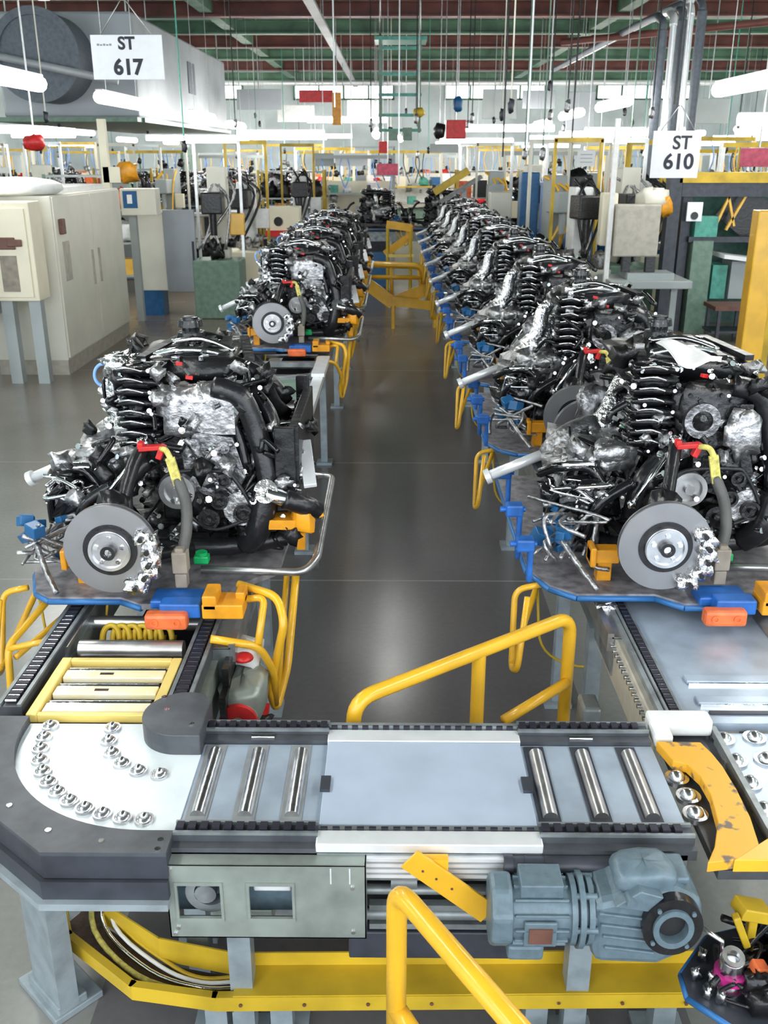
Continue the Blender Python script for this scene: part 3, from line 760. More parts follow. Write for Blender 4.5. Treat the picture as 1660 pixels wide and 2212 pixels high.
for (ya, yb, zt) in ((YF-.052, YF+.0, .006), (YN-.046, YN+.002, .010)):
    m = MB().bb(-.168, .338, ya, yb, ZC-.014, ZC+zt); m.build('white_cover', 'alu_white', t, bevel=.003)
m = MB()
m.bb(-.168, .338, YF+.004, YF+.020, ZC-.02, ZC+.014).bb(-.168, .338, YN+.006, YN+.02, ZC-.02, ZC+.008); m.each('side_profile', 'conveyor_grey', t)
m = MB()
for i in range(18):
    for y in (YF+.002, YN+.004): m.bb(-.16+i*.0275, -.16+i*.0275+.016, y-.003, y+.003, ZC-.01, ZC+.016)
tag(m.build('chain_teeth', 'chain', t), kind='stuff')
# ribbed aluminium profile under the near rail
m = MB()
for k in range(4): m.bb(-.52, .64, YN-.055, YN-.043, ZC-.030-k*.015, ZC-.021-k*.015)
m.each('profile_rib', 'alu_white', t)
MB().bb(-.52, .66, YN-.045, YN-.01, ZC-.09, ZC-.016).build('profile_body', 'conveyor_grey', t)
MB().bb(-.5, .68, YF-.01, YF+.025, ZC-.12, ZC-.02).build('profile_body', 'conveyor_grey', t)
for x in (-.40, .5):
    m = MB().bb(x-.03, x+.03, 1.93, 1.99, .03, ZC-.12).bb(x-.06, x+.06, 1.90, 2.02, 0, .02).bb(x-.03, x+.03, YN, YF, ZC-.17, ZC-.12); m.build('leg', 'leg_grey', t)
m = MB(); m.bb(-.45, .6, 1.86, 1.90, .52, .56).bb(-.45, .6, 2.02, 2.06, .40, .44).cyl((-.15, 1.85, .62), (.35, 1.85, .62), .022); m.each('cross_bar', 'conveyor_grey', t)
m = MB().cyl((-.06, 1.76, .70), (.22, 1.76, .70), .012).cyl((-.06, 1.75, .64), (.24, 1.75, .64), .016).bb(-.05, .24, 1.74, 1.76, .655, .67).bb(-.05, .26, 1.74, 1.77, .60, .615).cyl((.0, 1.75, .735), (.06, 1.75, .735), .02); m.each('tie_rod', 'conveyor_grey', t)
MB().bb(-.2, .34, 1.80, 2.1, .60, .66).bb(-.10, .3, 1.75, 1.8, .50, .58).build('drive_box', 'deep_grey', t, bevel=.004)

# galvanised cover with two square windows
t = thing('cover_box', 'galvanised steel cover box with two square cutouts under the cross conveyor', 'cover', (0, 0, 0))
x0, x1, yb, z0, z1 = -.500, -.055, 1.675, .635, .840
W = [(-.475, -.380), (-.315, -.220)]; wz = (.695, .785)
m = MB(); xs = [x0, W[0][0], W[0][1], W[1][0], W[1][1], x1]
m.bb(x0, x1, yb, yb+.003, wz[1], z1).bb(x0, x1, yb, yb+.003, z0, wz[0])
for a, b in ((0, 1), (2, 3), (4, 5)): m.bb(xs[a], xs[b], yb, yb+.003, *wz)
m.bb(x0, x0+.003, yb, 1.74, z0, z1).bb(x1-.003, x1, yb, 1.74, z0, z1).bb(x0, x1, yb, 1.72, z1-.003, z1).bb(x0, x1, yb, 1.74, z0, z0+.003)
m.build('sheet', 'galv', t)
for a, b in W:
    m = MB().bb(a-.006, b+.006, yb-.005, yb, wz[0]-.010, wz[0]).bb(a-.006, b+.006, yb-.004, yb, wz[1], wz[1]+.008).bb(a-.006, a, yb-.004, yb, *wz).bb(b, b+.006, yb-.004, yb, *wz)
    m.build('window_rim', 'galv', t)
m = MB()
for p in ((x0+.012, z1-.012), (x1-.03, z0+.02), (x0+.012, z0+.012), (x1-.03, z1-.06), (x0+.02, z0+.03)): m.cyl((p[0], yb-.004, p[1]), (p[0], yb+.002, p[1]), .005, n=8)
m.each('screw', 'chrome', t)
m = MB()
for x in (x1-.078, x1-.036): m.bb(x-.0015, x+.0015, yb-.001, yb, z1-.05, z1-.008)
m.each('slot', 'alu_white', t)
t = thing('belt_drive', 'dark drive wheel and pale block seen through the cutouts of the cover box', 'machine part', (0, 0, 0))
MB().ring((-.41, 1.70, .74), (-.41, 1.73, .74), .055, .035).cyl((-.42, 1.70, .735), (-.42, 1.73, .735), .025).build('wheel', 'conveyor_grey', t)
MB().bb(-.495, -.21, 1.735, 1.75, .66, .815).build('back_plate', 'machine_grey', t)
MB().bb(-.31, -.225, 1.70, 1.735, .745, .79).build('pale_block', 'alu_white', t, bevel=.004)

# gear motor
t = thing('gear_motor', 'blue grey gear motor with finned body and hollow black ringed shaft', 'motor', (0, 0, 0))
ym = 1.64; zm = .758
m = MB(); m.cyl((.265, ym, zm), (.445, ym, zm), .060, n=24)
for i in range(14):
    a = i*2*PI/14; m.box((.355, ym+.061*math.cos(a), zm+.061*math.sin(a)), (.165, .014, .006), R3(a, 0, 0))
m.bb(.29, .42, ym-.035, ym+.035, zm+.045, zm+.080)
m.build('motor_body', 'machine_grey', t, bevel=.004)
m = MB(); m.prism([(.07*math.cos(a*PI/4+PI/8)*1.05, .07*math.sin(a*PI/4+PI/8)*1.05) for a in range(8)], .215, .27, 'x', (0, ym, zm)); m.build('fan_cowl', 'machine_grey', t, bevel=.010)
m = MB().bb(.30, .40, ym-.068, ym-.060, zm-.035, zm+.02); m.build('terminal_plate', 'machine_grey', t, bevel=.003)
MB().bb(.315, .385, ym-.072, ym-.068, zm-.025, zm+.008).build('rating_plate', 'brown', t)
MB().bb(.26, .37, ym-.05, ym+.03, zm-.085, zm-.05).build('brake_box', 'machine_grey', t, bevel=.008)
m = MB()
for (x, r_) in ((.445, .068), (.462, .074), (.482, .066)): m.cyl((x, ym, zm), (x+.012, ym, zm), r_, n=24)
m.cyl((.44, ym, zm), (.50, ym, zm), .055, n=20); m.build('coupling_flange', 'machine_grey', t)
m = MB()
for k in range(6): a = k*PI/3; m.cyl((.455, ym-.062*math.cos(a), zm+.062*math.sin(a)), (.50, ym-.062*math.cos(a), zm+.062*math.sin(a)), .007, n=8)
m.each('flange_bolt', 'machine_grey', t)
m = MB(); m.prism([(.49, zm-.05), (.50, zm-.085), (.64, zm-.09), (.70, zm-.06), (.73, zm), (.72, zm+.06), (.66, zm+.10), (.58, zm+.10), (.53, zm+.065), (.49, zm+.055)], ym-.055, ym+.07, 'y')
m.build('gearbox_case', 'machine_grey', t, bevel=.018)
m = MB()
for k in range(4): m.box((.555+k*.006, ym-.057, zm+.03-k*.026), (.11, .010, .006), R3(0, .12, 0))
m.prism([(.53, zm+.06), (.60, zm+.05), (.63, zm+.095), (.58, zm+.11)], ym-.07, ym-.04, 'y'); m.cyl((.56, ym-.08, zm+.075), (.56, ym-.05, zm+.075), .009)
m.each('case_rib', 'machine_grey', t, bevel=.002)
m = MB(); m.bb(.56, .70, ym-.02, ym+.06, zm+.09, ZC-.03).blob((.60, ym, zm+.10), (.14, .10, .07), rg, .05, sq=.5, n=16); m.build('mounting_arm', 'machine_grey', t, bevel=.012)
sc = (.655, zm+.018)
m = MB().ring((sc[0], ym-.075, sc[1]), (sc[0], ym-.05, sc[1]), .064, .040, 40); m.build('seal_ring', 'black', t)
m = MB().ring((sc[0], ym-.082, sc[1]), (sc[0], ym-.03, sc[1]), .043, .031, 36); m.build('hollow_shaft', 'machine_grey', t)
m = MB().cyl((sc[0], ym-.061, sc[1]), (sc[0], ym-.05, sc[1]), .03, n=24); m.build('shaft_bore', 'rubber', t)
m = MB()
for k in range(4): a = k*PI/2+.7; m.cyl((sc[0]+.052*math.cos(a), ym-.080, sc[1]+.052*math.sin(a)), (sc[0]+.052*math.cos(a), ym-.07, sc[1]+.052*math.sin(a)), .005, n=8)
m.each('ring_bolt', 'machine_grey', t)
def xmap(x):
    P = [(.0, .0), (.20, .20), (.27, .262), (.445, .385), (.50, .44), (.73, .668), (2, 1.94)]
    for (a, b), (c, d) in zip(P, P[1:]):
        if a <= x <= c: return b+(x-a)/(c-a)*(d-b)
    return x
for o_ in [c for p_ in ([t]+list(t.children)) for c in p_.children]:
    for v_ in o_.data.vertices:
        v_.co.x = xmap(v_.co.x); v_.co.z = zm+(v_.co.z-zm)*(1.16 if v_.co.z < zm+.09 else 1.0)
# the ring and shaft stay round
tag(MB().cyl((.26, 1.70, .825), (.50, 1.70, .825), .021, n=20).cyl((.25, 1.70, .825), (.27, 1.70, .825), .024, n=20).cyl((.295, 1.70, .825), (.30, 1.70, .825), .0225).cyl((.34, 1.70, .825), (.345, 1.70, .825), .0225).build('drive_tube', 'deep_grey'),
    'dark teal grey drive tube just above the gear motor', 'tube')
# yellow torque bracket
m = MB(); m.box((.130, 1.675, .785), (.235, .007, .056), R3(0, .70, 0)); 
o = tag(m.build('torque_bracket', 'yellow', bevel=.001), 'flat orange yellow bar slanting down to the gear motor fan cowl', 'bracket')
MB().box((.095, 1.69, .838), (.062, .02, .030)).build('bracket_tab', 'yellow', o)
m = MB()
for p in ((.10, .812), (.135, .785), (.07, .833)): m.cyl((p[0], 1.670, p[1]-.003), (p[0], 1.676, p[1]-.003), .003, n=8)
m.each('bracket_screw', 'brown', o)

# yellow cable channel near the floor
t = thing('cable_channel', 'long yellow steel cable channel at floor level below the cross conveyor', 'cable tray', (0, 0, 0))
path = [(-.97, 2.20), (-.93, 2.115), (-.70, 1.94), (-.47, 1.905), (.88, 1.93)]
def band(m, P, z0, z1, th):
    for a, b in zip(P, P[1:]):
        a = Vector((*a, 0)); b = Vector((*b, 0)); d = b-a; c = (a+b)/2; m.box((c.x, c.y, (z0+z1)/2), (d.length+th*.6, th, z1-z0), R3(0, 0, math.atan2(d.y, d.x)))
m = MB(); band(m, path, .155, .20, .006); band(m, [(p[0], p[1]+.008) for p in path], .197, .203, .022); m.build('front_flange', 'yellow_dull', t)
m = MB(); band(m, [(-.88, 2.35), (-.84, 2.19), (-.65, 2.06), (-.43, 2.01), (.88, 2.03)], .17, .25, .005); m.build('back_wall', 'yellow_dull', t)
m = MB().prism([(-.42, 1.905), (.88, 1.93), (.88, 2.035), (-.42, 2.01)], .203, .207); m.build('lid', 'yellow_dull', t)
m = MB().prism([(-.97, 2.2), (-.93, 2.115), (-.70, 1.94), (-.42, 1.905), (-.42, 2.01), (-.65, 2.06), (-.84, 2.19), (-.88, 2.35)], .150, .156); m.build('tray_floor', 'brown_iron', t)
m = MB()
for i in range(8): m.cyl((-.40+i*.17, 1.899+i*.17*.019, .178), (-.40+i*.17, 1.915, .178), .005, n=8)
m.each('rivet', 'brown', t)
for x in (-.48, -.30, .4, .75): MB().bb(x-.03, x+.03, 1.95, 2.01, .015, .15).bb(x-.07, x+.07, 1.90, 2.04, 0, .015).build('foot', 'leg_grey', t)
for k, (nm, c_, dy) in enumerate((('cream', 'strap', 0), ('silver', 'chrome', .03), ('white', 'white', .055), ('yellow', 'yellow_dull', .075))):
    pts = [(-.90+dy, 2.30, .25), (-.86+dy, 2.14+dy*.3, .20), (-.70+dy, 2.0+dy*.6, .175), (-.52, 1.945+dy*.7, .170), (-.41, 1.94+dy*.9, .17)]
    o = tag(MB().tube(pts, .006 if k else .008, 8).build('cable', c_), '%s cable curving through the corner of the yellow channel' % nm, 'cable', None)
m = MB().bb(-.5, .6, 2.14, 2.20, .18, .24).bb(-.45, .65, 2.28, 2.32, .12, .15); tag(m.build('floor_rail', 'conveyor_grey'), 'grey steel floor rail behind the yellow cable channel', 'rail')
tag(MB().bb(-.42, -.28, 1.76, 1.84, .575, .635).build('junction_bracket', 'galv', bevel=.004), 'pale metal bracket below the galvanised cover box', 'bracket')
tag(MB().bb(-.36, -.0, 2.15, 2.25, .3, .56).bb(-.85, -.6, 2.25, 2.3, .3, .5).build('inner_panel', 'mid_grey'), 'grey inner panel in the shade behind the cover box', 'panel')
tag(MB().box((.46, 1.75, .05), (.26, .16, .10), R3(0, 0, .1)).box((.75, 1.72, .05), (.3, .10, .05), R3(0, 0, -.5)).build('floor_box', 'galv', bevel=.01), 'pale metal box on the floor before the yellow channel, bottom edge', 'box')

# yellow pipe railings
t = thing('pipe_railing', 'bent yellow pipe railing in the bottom foreground', 'railing')
m = MB().pipe([(.012, 1.52, 0), (.012, 1.52, .92), (.40, .9, .92)], .0215, .05, 18); m.build('top_pipe', 'yellow', t)
MB().pipe([(.012, 1.52, .60), (.06, 1.45, .58), (.40, .9, .58)], .0215, .05, 16).build('mid_pipe', 'yellow', t)
MB().cyl((.40, .9, 0), (.40, .9, .92), .0215).build('post', 'yellow', t)
t = thing('pipe_railing', 'sloping yellow pipe railing standing in the aisle behind the cross conveyor', 'railing')
m = MB().pipe([(-.105, 2.26, 0), (-.105, 2.26, .895), (.585, 2.78, .895), (.585, 2.78, 0)], .0215, .07, 18); m.build('top_pipe', 'yellow', t)
MB().cyl((.265, 2.54, 0), (.265, 2.54, .89), .0215).build('post', 'yellow', t)
MB().pipe([(-.10, 2.265, .45), (.585, 2.78, .45)], .018, .05, 14).pipe([(.36, 2.62, .60), (.585, 2.76, .66)], .018).build('mid_pipe', 'yellow', t)

# right conveyor: slabs, slots, domes, yellow arc plate
t = thing('ball_transfer_table', 'blue grey plate conveyor with chrome ball domes at the right edge', 'conveyor')
m = MB().bb(.80, 1.40, 2.22, 3.1, ZC-.03, ZC-.005); m.build('deck_plate', 'plate_grey', t)
for y in (2.335, 2.45): 
    MB().bb(.86, 1.35, y-.028, y+.010, ZC-.005, ZC+.006).build('pressed_rib', 'plate_grey', t, bevel=.003)
    MB().bb(.865, 1.345, y-.036, y-.029, ZC-.005, ZC+.003).build('bright_edge', 'chrome', t)
MB().bb(.88, 1.35, 2.26, 2.275, ZC-.005, ZC).build('slot', 'deep_grey', t)
m = MB(); chain_rail(m, (.775, 2.22), (.775, 3.0), .045, .027, ZC+.008); m.mat('conveyor_grey').bb(.735, .75, 2.2, 3.0, ZC-.10, ZC+.01); m.build('chain_rail', None, t)
m = MB().bb(.715, .735, 2.2, 2.95, ZC-.16, ZC-.01); m.build('side_panel', 'beige', t)
rg2 = random.Random(9); m = MB()
for i in range(16): m.cyl((.70, 2.28+i*.032, ZC-.03), (.716, 2.28+i*.032, ZC-.03), .008, n=8)
m.each('adjusting_screw', 'chrome', t)
MB().blob((.73, 2.93, ZC+.0), (.07, .10, .05), rg2, .25).build('drive_hub', 'foil', t)
m = MB().bb(.72, 1.40, 1.68, 2.2, ZC-.055, ZC-.03); m.build('ball_deck', 'frame_grey', t)
MB().bb(.875, 1.40, 1.68, 2.2, ZC-.03, ZC-.024).build('deck_plate', 'plate_grey', t)
dome_at = [(1463, 1672), (1488, 1711), (1503, 1750), (1564, 1588), (1631, 1585), (1590, 1635), (1655, 1632), (1621, 1683), (1650, 1740), (1700, 1590), (1722, 1640), (1690, 1690), (1720, 1740), (1700, 1800)]
for px, py in dome_at:
    p = atz(px, py+8, ZC-.02)
    MB().dome((p.x, p.y, ZC-.026), .022, .026, 20, 6).ring((p.x, p.y, ZC-.03), (p.x, p.y, ZC-.018), .030, .020, 24).build('ball_caster', 'bright_steel', t)
MB().bb(.69, .86, 2.175, 2.235, ZC-.02, ZC+.03).bb(.69, .74, 2.12, 2.2, ZC-.02, ZC+.02).build('end_cap', 'white', t, bevel=.01)
for x in (.70, 1.3): 
    for y in (2.3, 3.0): MB().box((x+.02, y, .38), (.05, .06, .74)).build('leg', 'leg_grey', t)
MB().bb(.86, .875, 1.68, 2.2, ZC-.03, ZC+.0).build('divider', 'conveyor_grey', t)
m = MB().box((.66, 2.62, .42), (.10, .18, .14)).box((.64, 2.66, .60), (.06, .1, .1)); m.build('drive_motor', 'conveyor_grey', t, bevel=.01)
# yellow curved guard plate: concave left edge
_unused = [atz(px, py, ZC+.012) for px, py in ((1425, 1602), (1478, 1592), (1520, 1625), (1575, 1680), (1625, 1760), (1660, 1830))]
pl = [tuple(atz(px, py, ZC+.012).xy) for px, py in ((1419, 1601), (1514, 1603), (1540, 1628), (1562, 1655), (1592, 1704), (1622, 1765), (1636, 1808), (1648, 1850), (1530, 1863), (1545, 1828), (1552, 1775), (1536, 1715), (1514, 1677), (1485, 1650), (1455, 1643))][::-1]
t = thing('curved_guide_plate', 'yellow curved guide plate with worn dark paint on the ball table', 'guard')
MB().prism(pl, ZC-.015, ZC+.012).build('arc_plate', 'yellow_worn', t, bevel=.002)
MB().prism([tuple(atz(px, py, ZC).xy) for px, py in ((1585, 1868), (1700, 1868), (1700, 1800), (1655, 1822))], ZC-.02, ZC+.013).build('foot_lip', 'yellow', t, bevel=.002)

# partly seen pallet with parts, bottom right corner
def PB(px, py, z=.60): p = atz(px, py, z); return (p.x, p.y)
pp = [PB(*q) for q in ((1474, 2100), (1488, 2150), (1600, 2222), (1790, 2240), (1790, 1960), (1530, 2020))]
t = thing('parts_pallet', 'dark blue rimmed pallet with a hub and magenta ring, bottom right corner', 'pallet')
MB().prism(pp, .58, .60).build('deck', 'deep_grey', t)
m = MB()
for a, b in list(zip(pp, pp[1:]+pp[:1])): m.tube([(*a, .59), (*b, .59)], .009, 6, smoothpts=False)
m.build('deck_rim', 'blue_edge', t)
h = Vector((*PB(1583, 2072, .68), .68))
MB().cyl((h.x, h.y, .60), h, .026, n=20).cyl((h.x, h.y, .60), (h.x, h.y, .62), .04, n=20).ring(h, h+Vector((0, -.004, .012)), .024, .014, 20).build('hub', 'bright_steel', t)
MB().ring((h.x, h.y, .630), (h.x, h.y, .650), .034, .022, 24).build('ring', 'magenta', t)
q = PB(1640, 2085, .67); MB().box((*q, .66), (.035, .03, .03), R3(.2, .3, .3)).build('clip', 'orange', t, bevel=.004)
q1 = PB(1512, 2000, .72); q2 = PB(1560, 2032, .70)
MB().tube([(*q1, .72), (*q2, .70), (q2[0]+.01, q2[1], .61)], .006, smoothpts=False).build('rod', 'bright_steel', t)
m = MB()
for (px, py) in ((1520, 2060), (1505, 2100), (1540, 2110), (1530, 2140), (1600, 2120), (1560, 2150)):
    q = PB(px, py, .62); m.blob((*q, .615), (.02, .02, .03), rg2, .3, n=8, m=6)
tag(m.build('studs', 'bright_steel', t), kind='stuff')
m = MB()
for i in range(16):
    q = PB(rg2.uniform(1590, 1740), rg2.uniform(1990, 2190), .62); m.blob((*q, rg2.uniform(.61, .68)), (.06, .05, .05), rg2, .3, n=8, m=5)
for i in range(10):
    m.tube([(*PB(rg2.uniform(1530, 1740), rg2.uniform(2010, 2180), .62), rg2.uniform(.61, .69)) for _ in range(3)], rg2.uniform(.004, .009), 7)
tag(m.build('linkages', 'black', t), kind='stuff')
q = PB(1625, 1965, .74); MB().box((q[0], q[1], .74), (.075, .05, .03), R3(0, .35, .2)).box((q[0]-.03, q[1]-.03, .71), (.016, .02, .09), R3(0, -.4, 0)).bb(q[0]-.005, q[0]+.015, q[1]-.01, q[1]+.01, .60, .73).build('bracket', 'yellow_dull', t, bevel=.003)
q = PB(1680, 2080, .60); MB().box((*q, .30), (.08, .08, .56)).box((*q, .01), (.2, .2, .02)).build('stand', 'deep_grey', t)
NTH = ['first', 'second', 'third', 'fourth', 'fifth', 'sixth', 'seventh', 'eighth', 'ninth', 'tenth', 'eleventh', 'twelfth']+['%dth' % i for i in range(13, 60)]

# ------------------------------------------------------------------ fluorescent lamps
def make_lamp(length, top=5.9):
    t = thing('fluorescent_lamp', 'lamp', 'lamp')
    MB().bb(-.05, .05, -length/2, length/2, 0, .05).build('housing', 'white', t)
    MB().tube([(0, -length/2, -.05), (0, -length/2+.05, -.05), (0, length/2-.05, -.05), (0, length/2, -.05)], .085, 10, smoothpts=False).build('bloomed_tube', 'tube_light', t)  # tube fattened to imitate the bloom around a lit lamp
    m = MB()
    for y in (-length*.35, length*.35): m.cyl((0, y, .05), (0, y, 3.1), .006, n=5)
    m.each('hanger', 'steel', t)
    return t
LG = 'fluorescent lamps hanging over the assembly hall'
lampA = make_lamp(2.4); lampA.location = (-2.1, 5.2, 3.3)
lampA['label'] = 'overhead fluorescent lamp nearest the camera on the left, above the frame'; lampA['group'] = LG
def fit(o, z):
    for c_ in o.children:
        if c_.name.startswith('hanger'): c_.scale = (1, 1, (6.0-z)/3.1)
    return o
fit(lampA, 3.3)
def lamp(x, y, z, label, rz=0): return fit(dup(lampA, (x, y, z), label, LG, rz), z)
for i, (x, y) in enumerate(((-2.1, -1.5), (-2.1, 1.6), (2.4, -1.5), (2.4, 1.6), (2.4, 5.2))):  # unseen lamps added to light the near conveyors
    lamp(x, y, 3.3, 'added unseen lamp lighting the near conveyors, %s of the five around the camera' % ('left rear', 'left middle', 'right rear', 'right middle', 'right front')[i])
for x, y, z, l, rz in ((-4.0, 10.5, 3.1, 'large glowing fluorescent lamp cut by the left edge under the grey duct', 0),
              (-4.05, 15.4, 3.1, 'second glowing lamp from the left edge, below the 617 sign', 0),
              (-4.0, 21.5, 3.1, 'glowing lamp right of the duct, third in the left row', 0),
              (-4.0, 26.0, 3.05, 'small glowing lamp, fourth in the left row', 0),
              (4.0, 11.6, 3.1, 'large glowing tube lamp at the upper right above the 610 sign', 0),
              (3.95, 18.6, 3.2, 'glowing tube lamp left of the dark pipes, second of the right row', 0),
              (3.9, 22.6, 3.18, 'glowing tube lamp, third of the right row', 0),
              (3.85, 26.6, 3.1, 'glowing tube lamp, fourth of the right row', 0),
              (-1.4, 31.0, 3.35, 'short wide glowing lamp hanging above the far end of the aisle', PI/2),
              (5.6, 23.5, 2.85, 'glowing work lamp behind the riser pipes at the right', PI/2),
              (6.4, 15.5, 2.85, 'glowing lamp over the green machine frame at the right edge', PI/2),
              (-10.2, 18.4, 2.75, 'glowing lamp above the far left benches', PI/2)):
    lamp(x, y, z, l, rz)
lamp(0, 12.4, 4.75, 'added unseen lamp high over the middle of the aisle')  # unseen lamp added to brighten the gate and the aisle
rl = random.Random(21)
k = 0
for y in (28, 33, 38, 43):
    for x in (-13, -9.8, -6.6, -3.4, -.2, 3.0, 6.2, 9.4, 12.6):
        if (x, y) == (-6.6, 28): continue
        lamp(x+rl.uniform(-.5, .5), y+rl.uniform(-.8, .8), rl.uniform(2.7, 3.1), 'small glowing lamp in the %s row of the far hall, %s from the left' % ({28: 'nearest', 33: 'second', 38: 'third', 43: 'farthest'}[y], NTH[[-13, -9.8, -6.6, -3.4, -.2, 3.0, 6.2, 9.4, 12.6].index(x)]), PI/2 if k % 3 else 0); k += 1
for (x, y, w_) in ((-12, 13, 'far left behind the cabinets'), (-9, 9, 'left of the grey cabinet'), (-8.5, 3, 'left of the front conveyor'), (9, 3, 'right of the front conveyor'), (9, 10, 'right of the yellow guard post'), (11, 16, 'right of the green machine frame'), (-12.5, 20, 'far left beyond the parts racks'), (8.5, 21, 'right behind the green machine frame')):
    lamp(x, y, 3.1, 'fluorescent lamp hanging %s' % w_)

# ------------------------------------------------------------------ station signs
def sign(label, x, y, z, wd, ht, lines, tilt=0):
    t = thing('station_sign', label, 'sign', (x, y, z), tilt)
    MB().box((0, 0, 0), (wd, .012, ht)).build('board', 'paper', t, bevel=.003)
    for txt, sz, dz, bold, dx in lines: lettering(txt, sz, 'ink', t, (dx, -.008, dz), bold)
    m = MB().cyl((0, 0, ht/2+.25), (0, 0, 6.0-z), .010, n=6)
    for s in (-1, 1): m.tube([(s*wd*.35, 0, ht/2), (0, 0, ht/2+.28)], .005, 5)
    m.build('chain', 'steel', t); return t
p = aty(276, 124, 8.5)
s1 = sign('hanging white sign reading ST 617 at the upper left', p.x, 8.5, p.z, .58, .33, (('ST', .13, .06, .004, 0), ('617', .16, -.125, .006, -.0)), 0)
m = MB()
for i in range(5): m.bb(-.24+i*.025, -.24+i*.025+.019, -.008, -.006, .085, .10-.004*(i % 2))
m.build('small_print', 'mid_grey', s1)
p = aty(1460, 334, 11.5)
sign('hanging white sign reading ST 610 at the right above the green machine', p.x, 11.5, p.z, .54, .50, (('ST', .20, .06, .004, .06), ('610', .23, -.15, .006, .04)), 0)
p = aty(1267, 342, 17)
t = thing('notice_board', 'small blank white notice hanging left of the 610 sign', 'sign', (p.x, 17, p.z))
MB().box((0, 0, 0), (.30, .02, .25)).build('board', 'paper', t); MB().cyl((0, 0, .12), (0, 0, 6.0-p.z), .012, n=6).build('hanger', 'steel', t)
m = MB()
for i in range(3): m.box((0, -.012, .06-.06*i), (.2, .004, .012))
m.build('small_print', 'cab_grey', t)

# ------------------------------------------------------------------ air duct, pipes, green hanging frame
t = thing('air_duct', 'large grey ventilation unit with dark round drum hanging at the upper left', 'duct', (0, 0, 0))
MB().bb(-7.6, -4.95, 20, 30.5, 2.98, 4.84).build('casing', 'duct', t, bevel=.05)
MB().bb(-8.4, -4.9, 19.6, 20.1, 2.90, 2.98).bb(-7.7, -4.85, 20, 30.5, 2.90, 2.98).build('lower_flange', 'mach_green', t)
MB().cyl((-6.5, 19.0, 4.0), (-6.5, 20.0, 4.0), .78, n=40).ring((-6.5, 18.95, 4.0), (-6.5, 19.05, 4.0), .80, .66, 40).build('drum', 'duct_dark', t)
MB().tube([(-8.6, 18.8, 4.25), (-5.0, 18.8, 3.55)], .07, 10).build('brace', 'duct', t)
MB().bb(-4.95, -4.93, 25, 25.8, 3.7, 4.4).build('hatch', 'duct_dark', t)
m = MB()
for (x, y) in ((-7.4, 20.2), (-5.1, 20.2), (-7.4, 30.2), (-5.1, 30.2)): m.cyl((x, y, 4.3), (x, y, 6.0), .02, n=6)
m.build('hanger', 'steel', t)
pipes = [(4.62, 'dark'), (4.85, 'pale'), (5.05, 'dark'), (5.25, 'pale'), (5.5, 'dark')]
for i, (x, c) in enumerate(pipes):
    tag(MB().cyl((x, 18.2+.2*i, 0), (x, 18.2+.2*i, 4.3+.1*i), .085 if c == 'dark' else .055, n=14).tube([(x, 18.2+.2*i, 4.3+.1*i), (x, 18.4+.2*i, 4.5+.1*i), (x, 20, 4.6+.1*i), (x, 30, 4.6+.1*i)], .07, 8).build('riser_pipe', 'duct_dark' if c == 'dark' else 'alu_white'),
        '%s riser pipe left of the 610 sign, %s of the five from the left' % (c, ('first', 'second', 'third', 'fourth', 'fifth')[i]), 'pipe', 'riser pipes left of the 610 sign')
t = thing('steel_hoist', 'pale green steel hoist frame hanging above the aisle in the middle', 'frame', (0, 22, 0))
m = MB()
for x in (-.28, .55): m.bb(x-.03, x+.03, -.04, .04, 2.75, 4.6).bb(x-.03, x+.03, .9, .98, 2.9, 4.6)
m.build('post', 'mach_green', t)
m = MB()
for z in (2.8, 3.1, 3.5, 3.9, 4.4): m.bb(-.32, .60, -.03, .03, z-.03, z+.03)
m.bb(-.4, .7, -.05, 1.0, 4.55, 4.62); m.build('cross_bar', 'teal', t)
MB().bb(-.1, .1, -.1, .3, 2.6, 2.8).bb(.2, .4, -.1, .3, 2.6, 2.85).build('trolley', 'mach_green', t)
m = MB(); m.tube([(-.28, 0, 4.6), (-.28, 0, 6.0)], .02, 6).tube([(.55, 0, 4.6), (.55, 0, 6.0)], .02, 6); m.build('hanger', 'steel', t)
def hang(px, py, y, wd, ht, col, name, label, cat, shape='box'):
    p = aty(px, py, y); t = thing(name, label, cat, (p.x, y, p.z))
    b = MB()
    if shape == 'box': b.box((0, 0, 0), (wd, wd*.7, ht))
    elif shape == 'board': b.box((0, 0, 0), (wd, .03, ht))
    else: b.blob((0, 0, 0), (wd, wd, ht), rl, .1, sq=.7)
    b.build('body', col, t, bevel=.01 if shape != 'blob' else 0)
    MB().cyl((0, 0, ht/2), (0, 0, 6.0-p.z), .012, n=5).build('hanger', 'steel', t)
    return t
